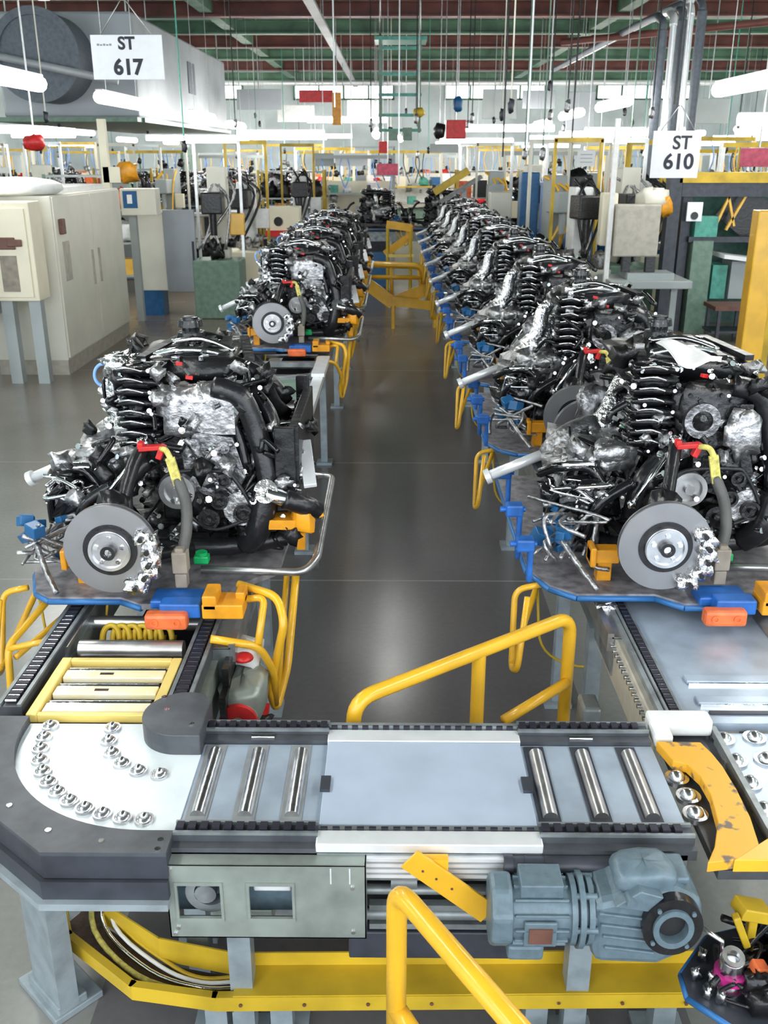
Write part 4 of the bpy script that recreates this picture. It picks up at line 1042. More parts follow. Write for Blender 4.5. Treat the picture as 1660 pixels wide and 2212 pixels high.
for a in ((683, 208, 26, .85, .28, 'red', 'hanging_panel', 'dark red board hanging below the ceiling left of the green hoist frame', 'board', 'board'),
          (728, 235, 26, .22, .75, 'amber', 'hanging_post', 'amber coloured hanging bracket beside the dark red board', 'bracket', 'box'),
          (905, 243, 20, .22, .16, 'yellow_dull', 'tool_balancer', 'yellow tool balancer right of the green hoist frame', 'tool', 'blob'),
          (985, 280, 22, .42, .38, 'red', 'hanging_box', 'red box hanging over the right line, middle of the hall', 'box', 'box'),
          (950, 283, 22, .25, .3, 'black', 'hanging_motor', 'black motor hanging beside the red box', 'motor', 'blob'),
          (990, 225, 22, .2, .3, 'barrel_blue', 'hoist_block', 'small blue hoist block above the hanging red box', 'hoist', 'blob'),
          (838, 366, 24, .52, .26, 'pink', 'hanging_board', 'pink board hanging at the far end of the aisle', 'board', 'board'),
          (828, 318, 26, .22, .28, 'red', 'hanging_board', 'small red board above the pink board at the aisle end', 'board', 'board'),
          (760, 345, 25, .8, .3, 'paper', 'hanging_board', 'pale board hanging left of the small red board', 'board', 'board'),
          (700, 345, 25, .5, .3, 'cab_grey', 'hanging_board', 'grey board hanging left of the pale board', 'board', 'board'),
          (75, 308, 14, .28, .2, 'red', 'hanging_board', 'small red object hanging at the far left above the cabinets', 'board', 'blob'),
          (1640, 340, 15, .55, .26, 'pink', 'hanging_board', 'pink board at the right edge above the yellow beam', 'board', 'board'),
          (960, 320, 25, .7, .2, 'cab_grey', 'hanging_board', 'grey sign panel hanging below the red box', 'board', 'board')): hang(*a)

# ------------------------------------------------------------------ left cabinets
t = thing('control_cabinet', 'large cream control cabinet with two tall doors on the left floor', 'cabinet', (-3.60, 11.75, 0))
MB().bb(-.80, 0, -1.32, 1.30, .16, 1.90).build('body', 'cream', t, bevel=.012)
MB().bb(-.78, -.01, -1.31, 1.29, 0, .16).build('plinth', 'beige', t)
for i, (a, b) in enumerate(((-1.30, -.02), (.01, 1.28))):
    d = MB().bb(0, .018, a, b, .19, 1.88).build('door', 'cream', t, bevel=.004)
    MB().bb(.018, .035, b-.14 if i == 0 else a+.1, b-.10 if i == 0 else a+.14, .85, 1.25).build('handle', 'beige', d)
MB().bb(.018, .022, -1.14, -.92, 1.0, 1.42).build('door_plate', 'beige', t)
MB().bb(.018, .06, -1.20, -1.08, 1.50, 1.66).build('switch', 'brown', t, bevel=.01)
MB().bb(-.7, -.1, -.9, 1.0, 1.90, 1.96).build('top_cover', 'white', t)
t = thing('control_box', 'cream wall control box with brown switch on a grey stand, left of the large cabinet', 'cabinet', (-3.88, 10.0, 0))
MB().bb(-.25, .22, -.05, .28, .88, 1.86).build('body', 'warm_white', t, bevel=.01)
MB().bb(-.20, .17, -.07, -.05, .92, 1.8).build('door', 'warm_white', t, bevel=.004)
MB().bb(-.12, .05, -.09, -.07, 1.40, 1.52).bb(-.03, .12, -.10, -.07, 1.43, 1.5).build('switch', 'brown', t, bevel=.01)
MB().bb(-.13, .04, -.08, -.07, .98, 1.34).build('label_plate', 'tan', t)
MB().bb(-.17, -.08, -.08, -.07, 1.68, 1.76).build('warning_label', 'yellow', t)
for x in (-.15, .14): MB().bb(x-.06, x+.06, .0, .12, 0, .88).build('leg', 'cab_grey', t)
t = thing('grey_cabinet', 'grey cabinet on legs cut by the left picture edge', 'cabinet', (-4.45, 9.7, 0))
MB().bb(-.5, .28, -.1, .5, .72, 1.95).build('body', 'cab_grey', t, bevel=.01)
for x in (-.3, .02, .2): MB().bb(x-.05, x+.05, 0, .1, 0, .72).build('leg', 'cab_grey', t)
m = MB()
for i in range(4): m.tube([(-.25+i*.08, -.05, .3), (-.2+i*.06, -.15, .15), (-.28+i*.09, -.2, .02)], .02, 8)
m.build('cable', 'tan', t)
tag(MB().blob((-4.05, 10.7, 1.98), (.95, .9, .20), rl, .04, sq=.8, n=20).build('white_cover', 'white'), 'white rounded cover lying on top of the left cabinets', 'cover')
t = thing('bench_shelf', 'pale bench top with dark cables at the far left edge above the grey cabinet', 'bench', (-5.2, 11.5, 0))
MB().bb(-1.0, .5, -.4, .8, 2.10, 2.16).build('top', 'cab_grey', t)
for x in (-.9, .4): MB().bb(x-.04, x+.04, 0, .08, 0, 2.1).build('leg', 'cab_grey', t)
m = MB()
for i in range(3): m.tube([(.0+i*.13, -.42, 2.1), (.05+i*.12, -.46, 1.98), (.02+i*.13, -.42, 1.85), (0+i*.13, -.2, 1.8)], .03, 8)
m.build('cable', 'black', t)
tag(MB().bb(-3.95, -3.85, 13.6, 13.7, 0, 2.75).bb(-3.93, -3.70, 13.6, 13.72, 1.95, 2.15).build('cream_post', 'warm_white'), 'cream yellow post standing behind the large cream cabinet', 'post')
tag(MB().blob((-3.62, 13.7, 2.08), (.28, .2, .22), rl, .25).build('orange_reel', 'amber'), 'orange reel hanging behind the cream cabinet', 'reel')
t = thing('terminal_box', 'small pale terminal box with a blue label behind the cream cabinet', 'cabinet', (-3.72, 14.0, 0))
MB().bb(-.12, .38, 0, .3, 1.50, 1.86).build('body', 'cream', t, bevel=.01)
MB().bb(-.08, .12, -.008, 0, 1.60, 1.83).build('label_plate', 'barrel_blue', t); MB().bb(-.02, .05, -.012, -.008, 1.66, 1.78).build('symbol', 'paper', t)
MB().bb(-.05, .05, .1, .2, 0, 1.5).build('leg', 'cab_grey', t)
t = thing('open_cabinet', 'pale cabinet with grey door swung open behind the large cream cabinet', 'cabinet', (-3.45, 14.6, 0))
MB().bb(-.45, .05, 0, .5, .38, 1.52).build('body', 'cream', t, bevel=.01)
MB().bb(.05, .52, -.02, .01, .36, 1.55).build('door', 'door_grey', t, bevel=.008)
MB().bb(.46, .49, -.04, -.02, .8, 1.1).build('handle', 'black', t)
MB().bb(-.42, -.36, -.02, 0, 1.25, 1.35).bb(-.38, -.34, -.02, 0, 1.12, 1.17).build('switch', 'brown', t)
MB().bb(-.45, -.05, .05, .4, 0, .38).build('base', 'barrel_blue', t)
t = thing('pedestal_stand', 'white post stand with round foot on the left floor', 'stand', (-3.58, 20.2, 0))
MB().cyl((0, 0, .04), (0, 0, 1.28), .055, n=14).build('post', 'cream', t)
MB().cyl((0, 0, 0), (0, 0, .05), .28, n=28).build('foot', 'cream', t); MB().bb(-.35, .35, -.15, .15, 1.28, 1.34).tube([(-.25, 0, 1.28), (0, 0, 1.05), (.25, 0, 1.28)], .03, 6).build('top_plate', 'cream', t)
t = thing('foam_box', 'pale yellow box with dark round hole behind the left engine group', 'box', (-1.95, 17.5, 0))
MB().bb(-.3, .3, 0, .4, 1.0, 1.45).build('body', 'warm_white', t, bevel=.02); MB().cyl((-.08, -.01, 1.2), (-.08, .01, 1.2), .08, n=16).build('hole', 'black', t)
MB().bb(-.25, .25, .05, .35, 0, 1.0).build('stand', 'cab_grey', t); MB().bb(-.3, .1, -.1, 0, .95, 1.05).build('clip', 'red', t)

# ------------------------------------------------------------------ left mid ground: second line with engines, trolleys, racks
t0 = None
def trolley(x, y, label, rz=0):
    global t0
    if t0: return dup(t0, (x, y, 0), label, 'tube trolleys left of the line', rz)
    t = thing('tube_trolley', label, 'trolley', (x, y, 0), rz, 'tube trolleys left of the line')
    m = MB()
    for a in (-.55, .55):
        for b in (-.35, .35): m.cyl((a, b, .1), (a, b, 1.15), .025, n=8)
    for z in (.18, .62, 1.12):
        for b in (-.35, .35): m.cyl((-.55, b, z), (.55, b, z), .022, n=8)
        for a in (-.55, .55): m.cyl((a, -.35, z), (a, .35, z), .022, n=8)
    m.build('frame', 'beige', t)
    MB().bb(-.55, .55, -.35, .35, 1.13, 1.16).build('shelf', 'cab_grey', t); MB().bb(-.55, .55, -.35, .35, .19, .22).build('shelf', 'yellow_dull', t)
    for a in (-.5, .5):
        for b in (-.3, .3): MB().cyl((a, b-.02, .06), (a, b+.02, .06), .06, n=12).build('wheel', 'black', t)
    m = MB()
    for i in range(9): m.blob((rl.uniform(-.4, .4), rl.uniform(-.2, .2), .32), (.25, .2, .22), rl, .3, n=8, m=5)
    m.build('load', 'dark_iron', t); t0 = t; return t
for i, (x, y) in enumerate(((-4.4, 20.8), (-3.2, 21.6), (-5.9, 21.5), (-2.6, 18.6), (-7.2, 20.0))):
    trolley(x, y, ['yellow floored tube trolley left of the white pedestal stand', 'tube trolley right of the white pedestal stand', 'tube trolley second to the left of the pedestal stand', 'tube trolley close behind the packed left engines', 'tube trolley farthest left among the trolleys'][i], rl.uniform(-.2, .2))
n_ = 0
for j, (y, xs_) in enumerate(((23.5, (-2.9, -4.5, -6.1, -7.7, -9.3)), (27, (-2.6, -4.2, -5.8, -7.4, -9, -10.6)), (31.5, (-3.4, -5.2, -7.0, -8.8, -10.6, -12.4)))):
    for x in xs_:
        rw = ('nearest', 'middle', 'farthest')[j]; nn = NTH[len(xs_)-1-xs_.index(x)]
        e = dup(eng, (x, y, 1.20), 'dark engine on the %s far cross line, %s from the left' % (rw, nn), 'engines on the far cross lines', PI/2*(n_ % 2)); n_ += 1
        tt = dup(pal, (x, y, 1.20), 'pallet on the %s far cross line, %s from the left' % (rw, nn), 'pallets of the far cross lines', PI/2*((n_-1) % 2))
    tag(MB().bb(min(xs_)-.7, max(xs_)+.7, y-.35, y-.25, 1.0, 1.13).bb(min(xs_)-.7, max(xs_)+.7, y+.25, y+.35, 1.0, 1.13).bb(min(xs_)-.6, min(xs_)-.5, y-.3, y+.3, 0, 1.0).bb(max(xs_)+.5, max(xs_)+.6, y-.3, y+.3, 0, 1.0).bb(-6.0, -5.9, y-.3, y+.3, 0, 1.0).build('cross_line_conveyor', 'conveyor_grey'),
        'grey cross line conveyor in the left hall, %s of the three' % ('nearest', 'middle', 'farthest')[j], 'conveyor')
for i, x in enumerate((-.35, .95, 2.3)):
    e = dup(engM, (x, 19.8+.2*i, .95), 'engine on the crossing line at the far end of the aisle, %s from the left' % ('first', 'second', 'third')[i], KE, PI/2)
    dup(pal, (x, 19.8+.2*i, .95), 'pallet on the crossing line at the far end of the aisle, %s from the left' % ('first', 'second', 'third')[i], KP, PI/2)
tag(MB().bb(-1.1, 3, 19.5, 19.6, .7, .88).bb(-1.1, 3, 20.1, 20.2, .7, .88).bb(-1, -.9, 19.5, 20.2, 0, .7).bb(2.5, 2.6, 19.5, 20.2, 0, .7).build('cross_line_conveyor', 'conveyor_grey'), 'grey conveyor crossing the far end of the aisle', 'conveyor')

# ------------------------------------------------------------------ yellow aisle gates
t = thing('aisle_gate', 'yellow bridge gate across the aisle between the packed engine lines', 'gate', (0, 0, 0))
yg = 13.6
def PX(px, py, y): p = aty(px, py, y); return (p.x, y, p.z)
m = MB(); m.pipe([PX(770, 680, yg), PX(785, 570, yg), PX(912, 575, yg), PX(938, 690, yg)], .045, .1, 10); m.build('top_bar', 'yellow', t)
m = MB().tube([PX(782, 598, yg), PX(912, 600, yg)], .03, 8).tube([PX(845, 572, yg), PX(848, 650, yg)], .025, 8).tube([PX(905, 575, yg), PX(912, 640, yg)], .025, 8)
m.build('mid_bar', 'yellow', t)
a = Vector(PX(782, 605, yg-.1)); b = Vector(PX(850, 655, yg-.1)); c = Vector(PX(925, 625, yg-.1))
c2 = Vector((0, .06, 0))
for nm, (p, q) in (('flap', (a, b)), ('flap', (b+c2, c+c2))):
    d = q-p; m = MB(); m.box((p+q)/2, (d.length, .05, .17), R3(0, -math.atan2(d.z, d.x), 0)); m.build(nm, 'yellow', t)
MB().box(PX(890, 655, yg-.18), (.55, .05, .12), R3(0, .12, 0)).build('lower_bar', 'yellow', t)
MB().cyl((b.x, b.y, b.z), (b.x, b.y, 0), .025, n=8).build('post', 'yellow', t)
for px in (768, 940): p = Vector(PX(px, 680, yg)); MB().cyl((p.x, p.y, p.z), (p.x, p.y, 0), .03, n=8).build('post', 'yellow', t)
t = thing('aisle_gate', 'farther yellow folding gate near the end of the aisle', 'gate', (0, 0, 0))
yg = 17.5; m = MB()
pts = [PX(840, 485, yg), PX(885, 492, yg), PX(885, 512, yg), PX(836, 548, yg)]
for ky, (p, q) in enumerate(zip(pts, pts[1:])):
    p = Vector(p)+Vector((0, .07*ky, 0)); q = Vector(q)+Vector((0, .07*ky, 0)); d = q-p; m = MB(); m.box((p+q)/2, (d.length+.08, .06, .13), R3(0, -math.atan2(d.z, d.x), 0)); m.build('arm', 'yellow', t)
MB().box(PX(865, 552, yg), (.5, .05, .05)).build('arm', 'cream_yellow', t)
for px in (838, 888): p = Vector(PX(px, 490, yg)); MB().cyl((p.x, p.y, p.z), (p.x, p.y, 0), .03, n=8).build('post', 'yellow_dull', t)
p = PX(815, 530, 18); tag(MB().bb(p[0]-.25, p[0]+.22, 18, 18.2, 0, .62).build('blue_bin', 'barrel_blue', bevel=.02), 'blue bin left of the farther yellow gate', 'bin')
p = PX(975, 392, 19); t = thing('inclined_chute', 'yellow edged sloping chute behind the right engine line', 'chute', (p[0], 19, p[2]))
MB().box((0, 0, 0), (.75, .3, .12), R3(0, -.55, 0)).build('side', 'yellow_dull', t); MB().box((.2, .2, -.15), (.9, .5, .06), R3(0, -.55, 0)).build('bed', 'mid_grey', t); MB().bb(.2, .3, .0, .1, -p[2], -.1).build('leg', 'cab_grey', t)

# ------------------------------------------------------------------ right side machines
def column(px0, px1, pytop, y, col, name, label, cat, dep=.35, z0=0):
    a = aty(px0, pytop, y); b = aty(px1, pytop, y)
    return tag(MB().bb(a.x, b.x, y, y+dep, z0, a.z).build(name, col, bevel=.02), label, cat)
column(1128, 1168, 372, 15.5, 'barrel_blue', 'blue_column', 'tall blue machine column behind the right engine line', 'machine')
t = thing('press_machine', 'pale blue press with dark head beside the blue column', 'machine', (2.6, 16.3, 0))
MB().bb(-.15, .15, 0, .4, 0, 1.9).build('column', 'sky_blue', t, bevel=.02); MB().blob((.38, 0, 1.9), (.4, .35, .35), rl, .25).build('head', 'black', t); MB().bb(-.3, .6, -.2, .5, .8, .95).build('table', 'cab_grey', t)
column(1060, 1108, 415, 16.5, 'cream', 'pale_locker', 'pale cream locker behind the right engines', 'locker')
column(1248, 1305, 462, 17.5, 'beige', 'grey_locker', 'grey beige machine cabinet behind the round blue drums', 'cabinet')
column(1258, 1290, 400, 20, 'cab_grey', 'grey_locker', 'tall light grey cabinet farther behind the blue drums', 'cabinet')
for i, (px, py, y, r_, h_) in enumerate(((1255, 500, 15.0, .26, .75), (1318, 525, 15.2, .24, .72), (1425, 520, 15.6, .24, .82))):
    p = aty(px, py, y)
    m = MB().cyl((p.x, y, .02), (p.x, y, h_+.3), r_, n=26)
    for z in (.3, .65, .95): m.ring((p.x, y, z), (p.x, y, z+.03), r_+.012, r_-.01, 26)
    tag(m.build('blue_drum', 'barrel_blue'), 'blue steel drum behind the right line, %s of three from the left' % ('first', 'second', 'third')[i], 'drum', 'blue drums at the right')
tag(MB().cyl(PX(1256, 525, 14.2), Vector(PX(1256, 525, 14.2))+Vector((0, .3, 0)), .22, n=28).bb(PX(1256, 525, 14.2)[0]-.05, PX(1256, 525, 14.2)[0]+.05, 14.3, 14.4, 0, .9).build('round_blue_guard', 'barrel_blue'), 'round dark blue guard disc facing the camera by the drums', 'guard')
p = aty(1310, 600, 12.6)
t = thing('post_workstation', 'white post workstation with hanging grey screen box behind the right engines', 'workstation', (p.x, 12.6, 0))
MB().bb(-.03, .03, 0, .06, 0, 2.72).build('post', 'white', t); 
MB().bb(.05, .62, -.05, .12, 1.08, 1.72).build('screen_box', 'beige', t, bevel=.02)
MB().bb(-.1, .1, .1, .3, 1.2, 1.85).build('side_box', 'warm_white', t, bevel=.02)
MB().blob((.55, .2, 1.78), (.38, .22, .22), rl, .2).build('clutter', 'cream', t); MB().blob((.72, .2, 1.68), (.16, .18, .22), rl, .2).build('orange_bag', 'amber', t)
MB().bb(0, 1.05, -.25, .55, .70, .80).build('table_top', 'cab_grey', t, bevel=.01)
MB().bb(.25, .85, -.1, .3, .80, .88).build('machine_foot', 'cab_grey', t); MB().bb(.2, .3, 0, .1, .88, 1.1).bb(.5, .62, 0, .1, .88, 1.1).build('bracket', 'black', t)
for x in (.1, .9): MB().bb(x-.04, x+.04, 0, .08, 0, .70).build('leg', 'cab_grey', t)
# green machine frame with yellow beam
yb_ = 13.2
def X_(px, y): return aty(px, 600, y).x
t = thing('machine_frame', 'dark green machine frame under a yellow overhead beam at the right edge', 'machine', (0, 0, 0))
z_t = aty(1500, 372, yb_).z; z_b = aty(1500, 395, yb_).z; z_c = aty(1500, 425, yb_).z
x0_ = X_(1432, yb_); x1_ = x0_+3.4
MB().bb(x0_+.1, x1_, yb_, yb_+.25, z_b, z_t).build('yellow_beam', 'yellow_dull', t)
MB().bb(x0_+.15, x1_, yb_+.02, yb_+.3, z_c, z_b).build('grey_beam', 'deep_grey', t)
MB().bb(x0_-.02, x0_+.14, yb_, yb_+.2, 0, z_t+.05).bb(x0_+.2, x0_+.32, yb_+.1, yb_+.3, 0, z_b).build('column', 'deep_grey', t)
MB().bb(x0_+.35, x0_+.62, yb_-.05, yb_+.3, 0, aty(1480, 520, yb_).z).build('cabinet', 'mach_green', t)
z_s = aty(1500, 515, yb_).z; MB().bb(x0_+.3, x1_, yb_, yb_+.1, z_s-.05, z_s+.02).build('shelf', 'deep_grey', t)
MB().bb(x0_+.36, x0_+.66, yb_-.02, yb_+.2, z_s+.02, z_s+.28).build('teal_bin', 'teal', t)
MB().bb(x0_+.3, x1_, yb_+.9, yb_+1.0, 0, z_b).build('back_panel', 'rack_green', t)
MB().box((x0_+1.35, yb_+.3, 1.40), (1.2, .06, .55), R3(0, .65, 0)).build('black_chute', 'black', t)
MB().box((x0_+.75, yb_+.1, 1.65), (.03, .05, .6), R3(0, .35, 0)).box((x0_+.95, yb_+.1, 1.65), (.03, .05, .65), R3(0, .45, 0)).box((x0_+.85, yb_+.1, 1.6), (.03, .05, .4), R3(0, -.3, 0)).build('yellow_links', 'yellow', t)
MB().bb(x0_+.22, x0_+.42, yb_-.06, yb_-.03, 1.48, 1.72).build('notice', 'paper', t); MB().cyl((x0_+.32, yb_-.07, 1.55), (x0_+.32, yb_-.05, 1.55), .05).build('notice_symbol', 'black', t)
MB().box((x0_+1.2, yb_+.1, .98), (.9, .5, .05), R3(0, .12, 0)).build('white_tray', 'paper', t)
MB().bb(x0_+.95, x0_+1.5, yb_+.1, yb_+.5, .45, .95).build('pale_crate', 'cab_grey', t); MB().bb(x0_+.7, x0_+.9, yb_+.1, yb_+.5, .45, .9).build('teal_crate', 'teal', t)
t = thing('low_bench', 'low brown bench under the green machine frame at the right', 'bench', (0, 0, 0))
MB().bb(x0_+.5, x0_+2.2, yb_-.8, yb_-.3, .42, .47).build('top', 'brown', t)
for i in range(5):
    for y in (yb_-.78, yb_-.35): MB().bb(x0_+.55+i*.38, x0_+.59+i*.38, y, y+.04, 0, .42).build('leg', 'deep_grey', t)
MB().bb(x0_+.5, x0_+2.2, yb_-.75, yb_-.35, .12, .15).build('lower_shelf', 'deep_grey', t)
t = thing('yellow_guard_post', 'thick yellow guard post at the right edge behind the nearest right engine', 'post', (0, 0, 0))
p = aty(1618, 800, 8.2); zt = aty(1640, 455, 8.2).z
MB().bb(p.x-.09, p.x+.10, 8.2, 8.36, 0, zt).build('post', 'yellow', t, bevel=.01); MB().bb(p.x+.08, p.x+.16, 8.22, 8.42, 0, zt).build('side_flange', 'yellow_dull', t, bevel=.01)
MB().bb(p.x-.2, p.x+.25, 8.1, 8.5, 0, .02).build('foot', 'yellow_dull', t)
# white sheet on the nearest right engine
sh = MB(); n1, n2 = 8, 6; vs_ = []
P4 = [atz(1418, 742, 1.70), atz(1500, 742, 1.70), atz(1545, 788, 1.74), atz(1465, 788, 1.74)]
for i in range(n1+1):
    for j in range(n2+1):
        u, v = i/n1, j/n2; q = P4[0].lerp(P4[1], u).lerp(P4[3].lerp(P4[2], u), v); vs_.append((q.x, q.y, q.z+.012*math.sin(u*5+v*3)))
sh.add(vs_, [(i*(n2+1)+j, (i+1)*(n2+1)+j, (i+1)*(n2+1)+j+1, i*(n2+1)+j+1) for i in range(n1) for j in range(n2)], True)
o = sh.build('paper_sheet', 'paper'); so = o.modifiers.new('thick', 'SOLIDIFY'); so.thickness = .004
tag(o, 'white paper sheet lying on top of the second right engine, behind the nearest one', 'paper')
for (lb, px, py, z, eng_) in (('small white paper tag clipped on the propeller shaft of the nearest right engine', 1205, 968, 1.22, 0),):
    p = atz(px, py, z); tag(MB().box((p.x, p.y, p.z), (.055, .012, .035), R3(0, -.35, 0)).build('paper_tag', 'paper'), lb, 'paper tag')

# ------------------------------------------------------------------ far hall: workstations, racks, cable drops
def make_station(v):
    r_ = random.Random(v); t = thing('workstation', 'w', 'workstation')
    wd = r_.uniform(1.6, 2.2); h = r_.uniform(2.2, 2.7)
    for a in (-wd/2, wd/2): MB().bb(a-.04, a+.04, -.04, .04, 0, h).build('post', r_.choice(['cream', 'white', 'cab_grey', 'mach_green', 'warm_white']), t)
    MB().bb(-wd/2, wd/2, -.05, .05, h-.08, h).bb(-wd/2, wd/2, -.3, .05, 1.4, 1.44).each('frame_bar', r_.choice(['white', 'cab_grey', 'yellow_dull']), t)
    MB().bb(-wd/2, wd/2, -.35, .35, .85, .92).build('table_top', r_.choice(['cab_grey', 'white', 'beige']), t)
    MB().bb(-wd/2, wd/2, .3, .34, .95, 1.7).build('panel', r_.choice(['white', 'warm_white', 'cab_grey', 'duct']), t)
    MB().bb(-wd/2+.1, wd/2-.1, -.2, .2, .05, .8).build('lower_cabinet', r_.choice(['mid_grey', 'beige', 'barrel_blue', 'mach_green', 'deep_grey']), t)
    for i in range(6):
        x = -wd/2+.2+i*(wd-.4)/5
        b = MB(); s = r_.uniform(.12, .3); z = r_.choice([.92, 1.44])
        b.box((x, -.1, z+s/2), (s, s, s)) if r_.random() < .5 else b.blob((x, -.1, z+s/2), (s*1.1, s, s), r_, .3)
        b.build('bin' if z > 1 else 'machine_part', r_.choice(['yellow', 'red', 'barrel_blue', 'teal', 'black', 'cast', 'white', 'dark_iron', 'orange', 'cast', 'warm_white', 'pink']), t, bevel=0)
    m = MB()
    for i in range(5):
        x = r_.uniform(-wd/2, wd/2); m.tube([(x, 0, h), (x+r_.uniform(-.1, .1), -.1, h-.4), (x+r_.uniform(-.2, .2), -.15, h-.9)], .015, 5)
    m.each('tool_hose', r_.choice(['black', 'yellow', 'sky_blue', 'cast']), t)
    m = MB()
    for i in range(10): m.blob((r_.uniform(-wd/2, wd/2), r_.uniform(-.3, .2), r_.uniform(.9, 2.1)), (r_.uniform(.05, .2),)*3, r_, .35, n=7, m=5)
    tag(m.build('tool_cluster', r_.choice(['black', 'dark_iron', 'cast']), t), kind='stuff')
    return t
stn = [make_station(100+i) for i in range(7)]
GW = 'workstations of the far hall'; used = [False]*7; q = 0
words = ['pale', 'cluttered', 'bright', 'bin filled', 'tall', 'narrow', 'busy']
def place_station(x, y, label, rz=0):
    global q
    i = q % 7; q += 1
    if not used[i]: used[i] = True; o = stn[i]; o.location = (x, y, 0); o.rotation_euler[2] = rz; o['label'] = label; o['group'] = GW; return o
    return dup(stn[i], (x, y, 0), label, GW, rz)
rs = random.Random(77)
for y, xs_ in ((25, (-11, -1.0, 5.6, 8.0, 10.4)), (29.5, (-12, -9.5, -7, -4.6, -2, .4, 3, 5.4, 7.8, 10.2, 12.6)), (35, (-13, -10.6, -8.2, -5.8, -3.4, -1, 1.4, 3.8, 6.2, 8.6, 11)), (41, (-13.5, -11, -8.5, -6, -3.5, -1, 1.5, 4, 6.5, 9, 11.5, 14)), (21, (-12.5, 3.4, 6.3, 8.7)), (17.5, (-9, 6.6, 8.8))):
    for x in xs_:
        near = y < 22
        place_station(x+rs.uniform(-.05, .05), y+rs.uniform(-.6, .6), 'workstation with bins and hoses, %s from the left in the row %s' % (NTH[sorted(xs_).index(x)], {17.5: 'just behind the cabinets', 21: 'beside the crossing line', 25: 'behind the far gate', 29.5: 'under the pink board', 35: 'near the far wall', 41: 'against the far wall'}[y]), rs.uniform(-.25, .25))
# parts racks
def make_rack(v):
    r_ = random.Random(v); t = thing('parts_rack', 'r', 'rack')
    m = MB()
    for a in (-.7, .7):
        for b in (-.3, .3): m.bb(a-.025, a+.025, b-.025, b+.025, 0, 2.0)
    m.each('upright', r_.choice(['yellow_dull', 'mach_green', 'cab_grey']), t)
    for z in (.3, .85, 1.4, 1.95): MB().bb(-.7, .7, -.3, .3, z, z+.03).build('shelf', 'cab_grey', t)
    for z in (.33, .88, 1.43):
        for i in range(4):
            b = MB(); x = -.52+i*.34; hh = r_.uniform(.15, .38)
            b.box((x, 0, z+hh/2), (.28, .4, hh)) if r_.random() < .55 else b.blob((x, -.05, z+.15), (.3, .35, .3), r_, .3, n=9)
            b.build('bin', r_.choice(['barrel_blue', 'yellow', 'teal', 'black', 'cast', 'dark_iron', 'white', 'orange', 'red', 'dark_iron', 'cast']), t)
    return t
rk = [make_rack(i) for i in range(4)]
for i, (x, y, rz, lab) in enumerate(((-5.2, 17.2, .1, 'low parts rack left of the white pedestal stand, near the duct'), (-7.4, 16.6, 0, 'parts rack at the far left behind the cabinets'), (-6.6, 24.8, 0, 'parts rack between the far cross lines, left'), (4.6, 22.6, .1, 'parts rack behind the riser pipes at the right'),
                        (10.8, 18.6, 0, 'parts rack behind the green machine frame'), (-11.4, 17.2, 0, 'parts rack farthest left in the hall'), (2.1, 22.2, 0, 'parts rack behind the far end of the right line'), (-2.2, 21.9, 0, 'parts rack behind the end of the left line'), (9.3, 15.5, .1, 'parts rack at the far right edge'), (-11.2, 23.5, 0, 'parts rack in the far left corner'))):
    if i < 4: o = rk[i]; o.location = (x, y, 0); o.rotation_euler[2] = rz; o['label'] = lab; o['group'] = 'parts racks around the hall'
    else: dup(rk[i % 4], (x, y, 0), lab, 'parts racks around the hall', rz)
# hanging cables and droppers
rc = random.Random(5)
cols = ['alu_white', 'black', 'teal', 'cream', 'mach_green', 'duct']
protos = {}
for i in range(64):
    y = rc.uniform(14, 42); x = rc.uniform(-.42, .45)*y*.85
    if abs(x) < .9 and y < 19: x += 2.4
    zb = rc.uniform(1.9, 3.6); c = rc.choice(cols); key = c
    lab = '%s cable drop hanging from the hall ceiling' % {'alu_white': 'white', 'black': 'black', 'teal': 'teal', 'cream': 'cream', 'mach_green': 'green', 'duct': 'grey'}[c]
    if key not in protos:
        t = thing('cable_drop', lab, 'cable', (x, y, zb), 0, 'ceiling cable drops')
        MB().cyl((0, 0, .1), (0, 0, 6.0-zb), .012, n=6).build('cable', c, t); MB().blob((0, 0, 0), (.08, .08, .16), rc, .2).build('tool', rc.choice(['black', 'cast', 'deep_grey']), t)
        protos[key] = (t, zb)
    else:
        t, z_ = protos[key]; o = dup(t, (x, y, z_), lab, 'ceiling cable drops')
# thin hanger lines in front of the far ceiling
for i, (px, py, y) in enumerate(((722, 150, 18), (1090, 250, 16), (1143, 230, 15), (1236, 300, 17), (862, 330, 20), (1468, 120, 14))):
    p = aty(px, py, y); c = ['alu_white', 'black'][i % 2]
    tag(MB().cyl((p.x, y, p.z-.6), (p.x, y, 6.0), .016, n=6).build('hanger_rod', c), 'thin %s hanger rod dropping from the ceiling, %s of six from the front' % (['white', 'black'][i % 2], ('first', 'second', 'third', 'fourth', 'fifth', 'sixth')[i]), 'rod', 'thin hanger rods')
t = thing('ceiling_cable_tray', 'pale cable tray running along under the ceiling to the far wall', 'cable tray', (0, 0, 0))
MB().bb(-1.7, -1.5, 12, 44, 5.0, 5.06).build('tray', 'duct', t)
m = MB()
for y in range(12, 44, 4): m.cyl((-1.6, y, 5), (-1.6, y, 6.0), .015, n=5)
m.build('hanger', 'steel', t)
t = thing('overhead_pipe', 'pale horizontal pipe crossing the hall below the far ceiling', 'pipe', (0, 0, 0)); MB().cyl((-15, 40, 4.9), (15, 40, 4.9), .09, n=10).build('pipe', 'alu_white', t)
t = thing('overhead_pipe', 'red sprinkler pipe crossing the upper right of the hall', 'pipe', (0, 0, 0)); MB().cyl((3.5, 22, 4.5), (15, 16, 5.0), .07, n=10).build('pipe', 'beam_red', t)

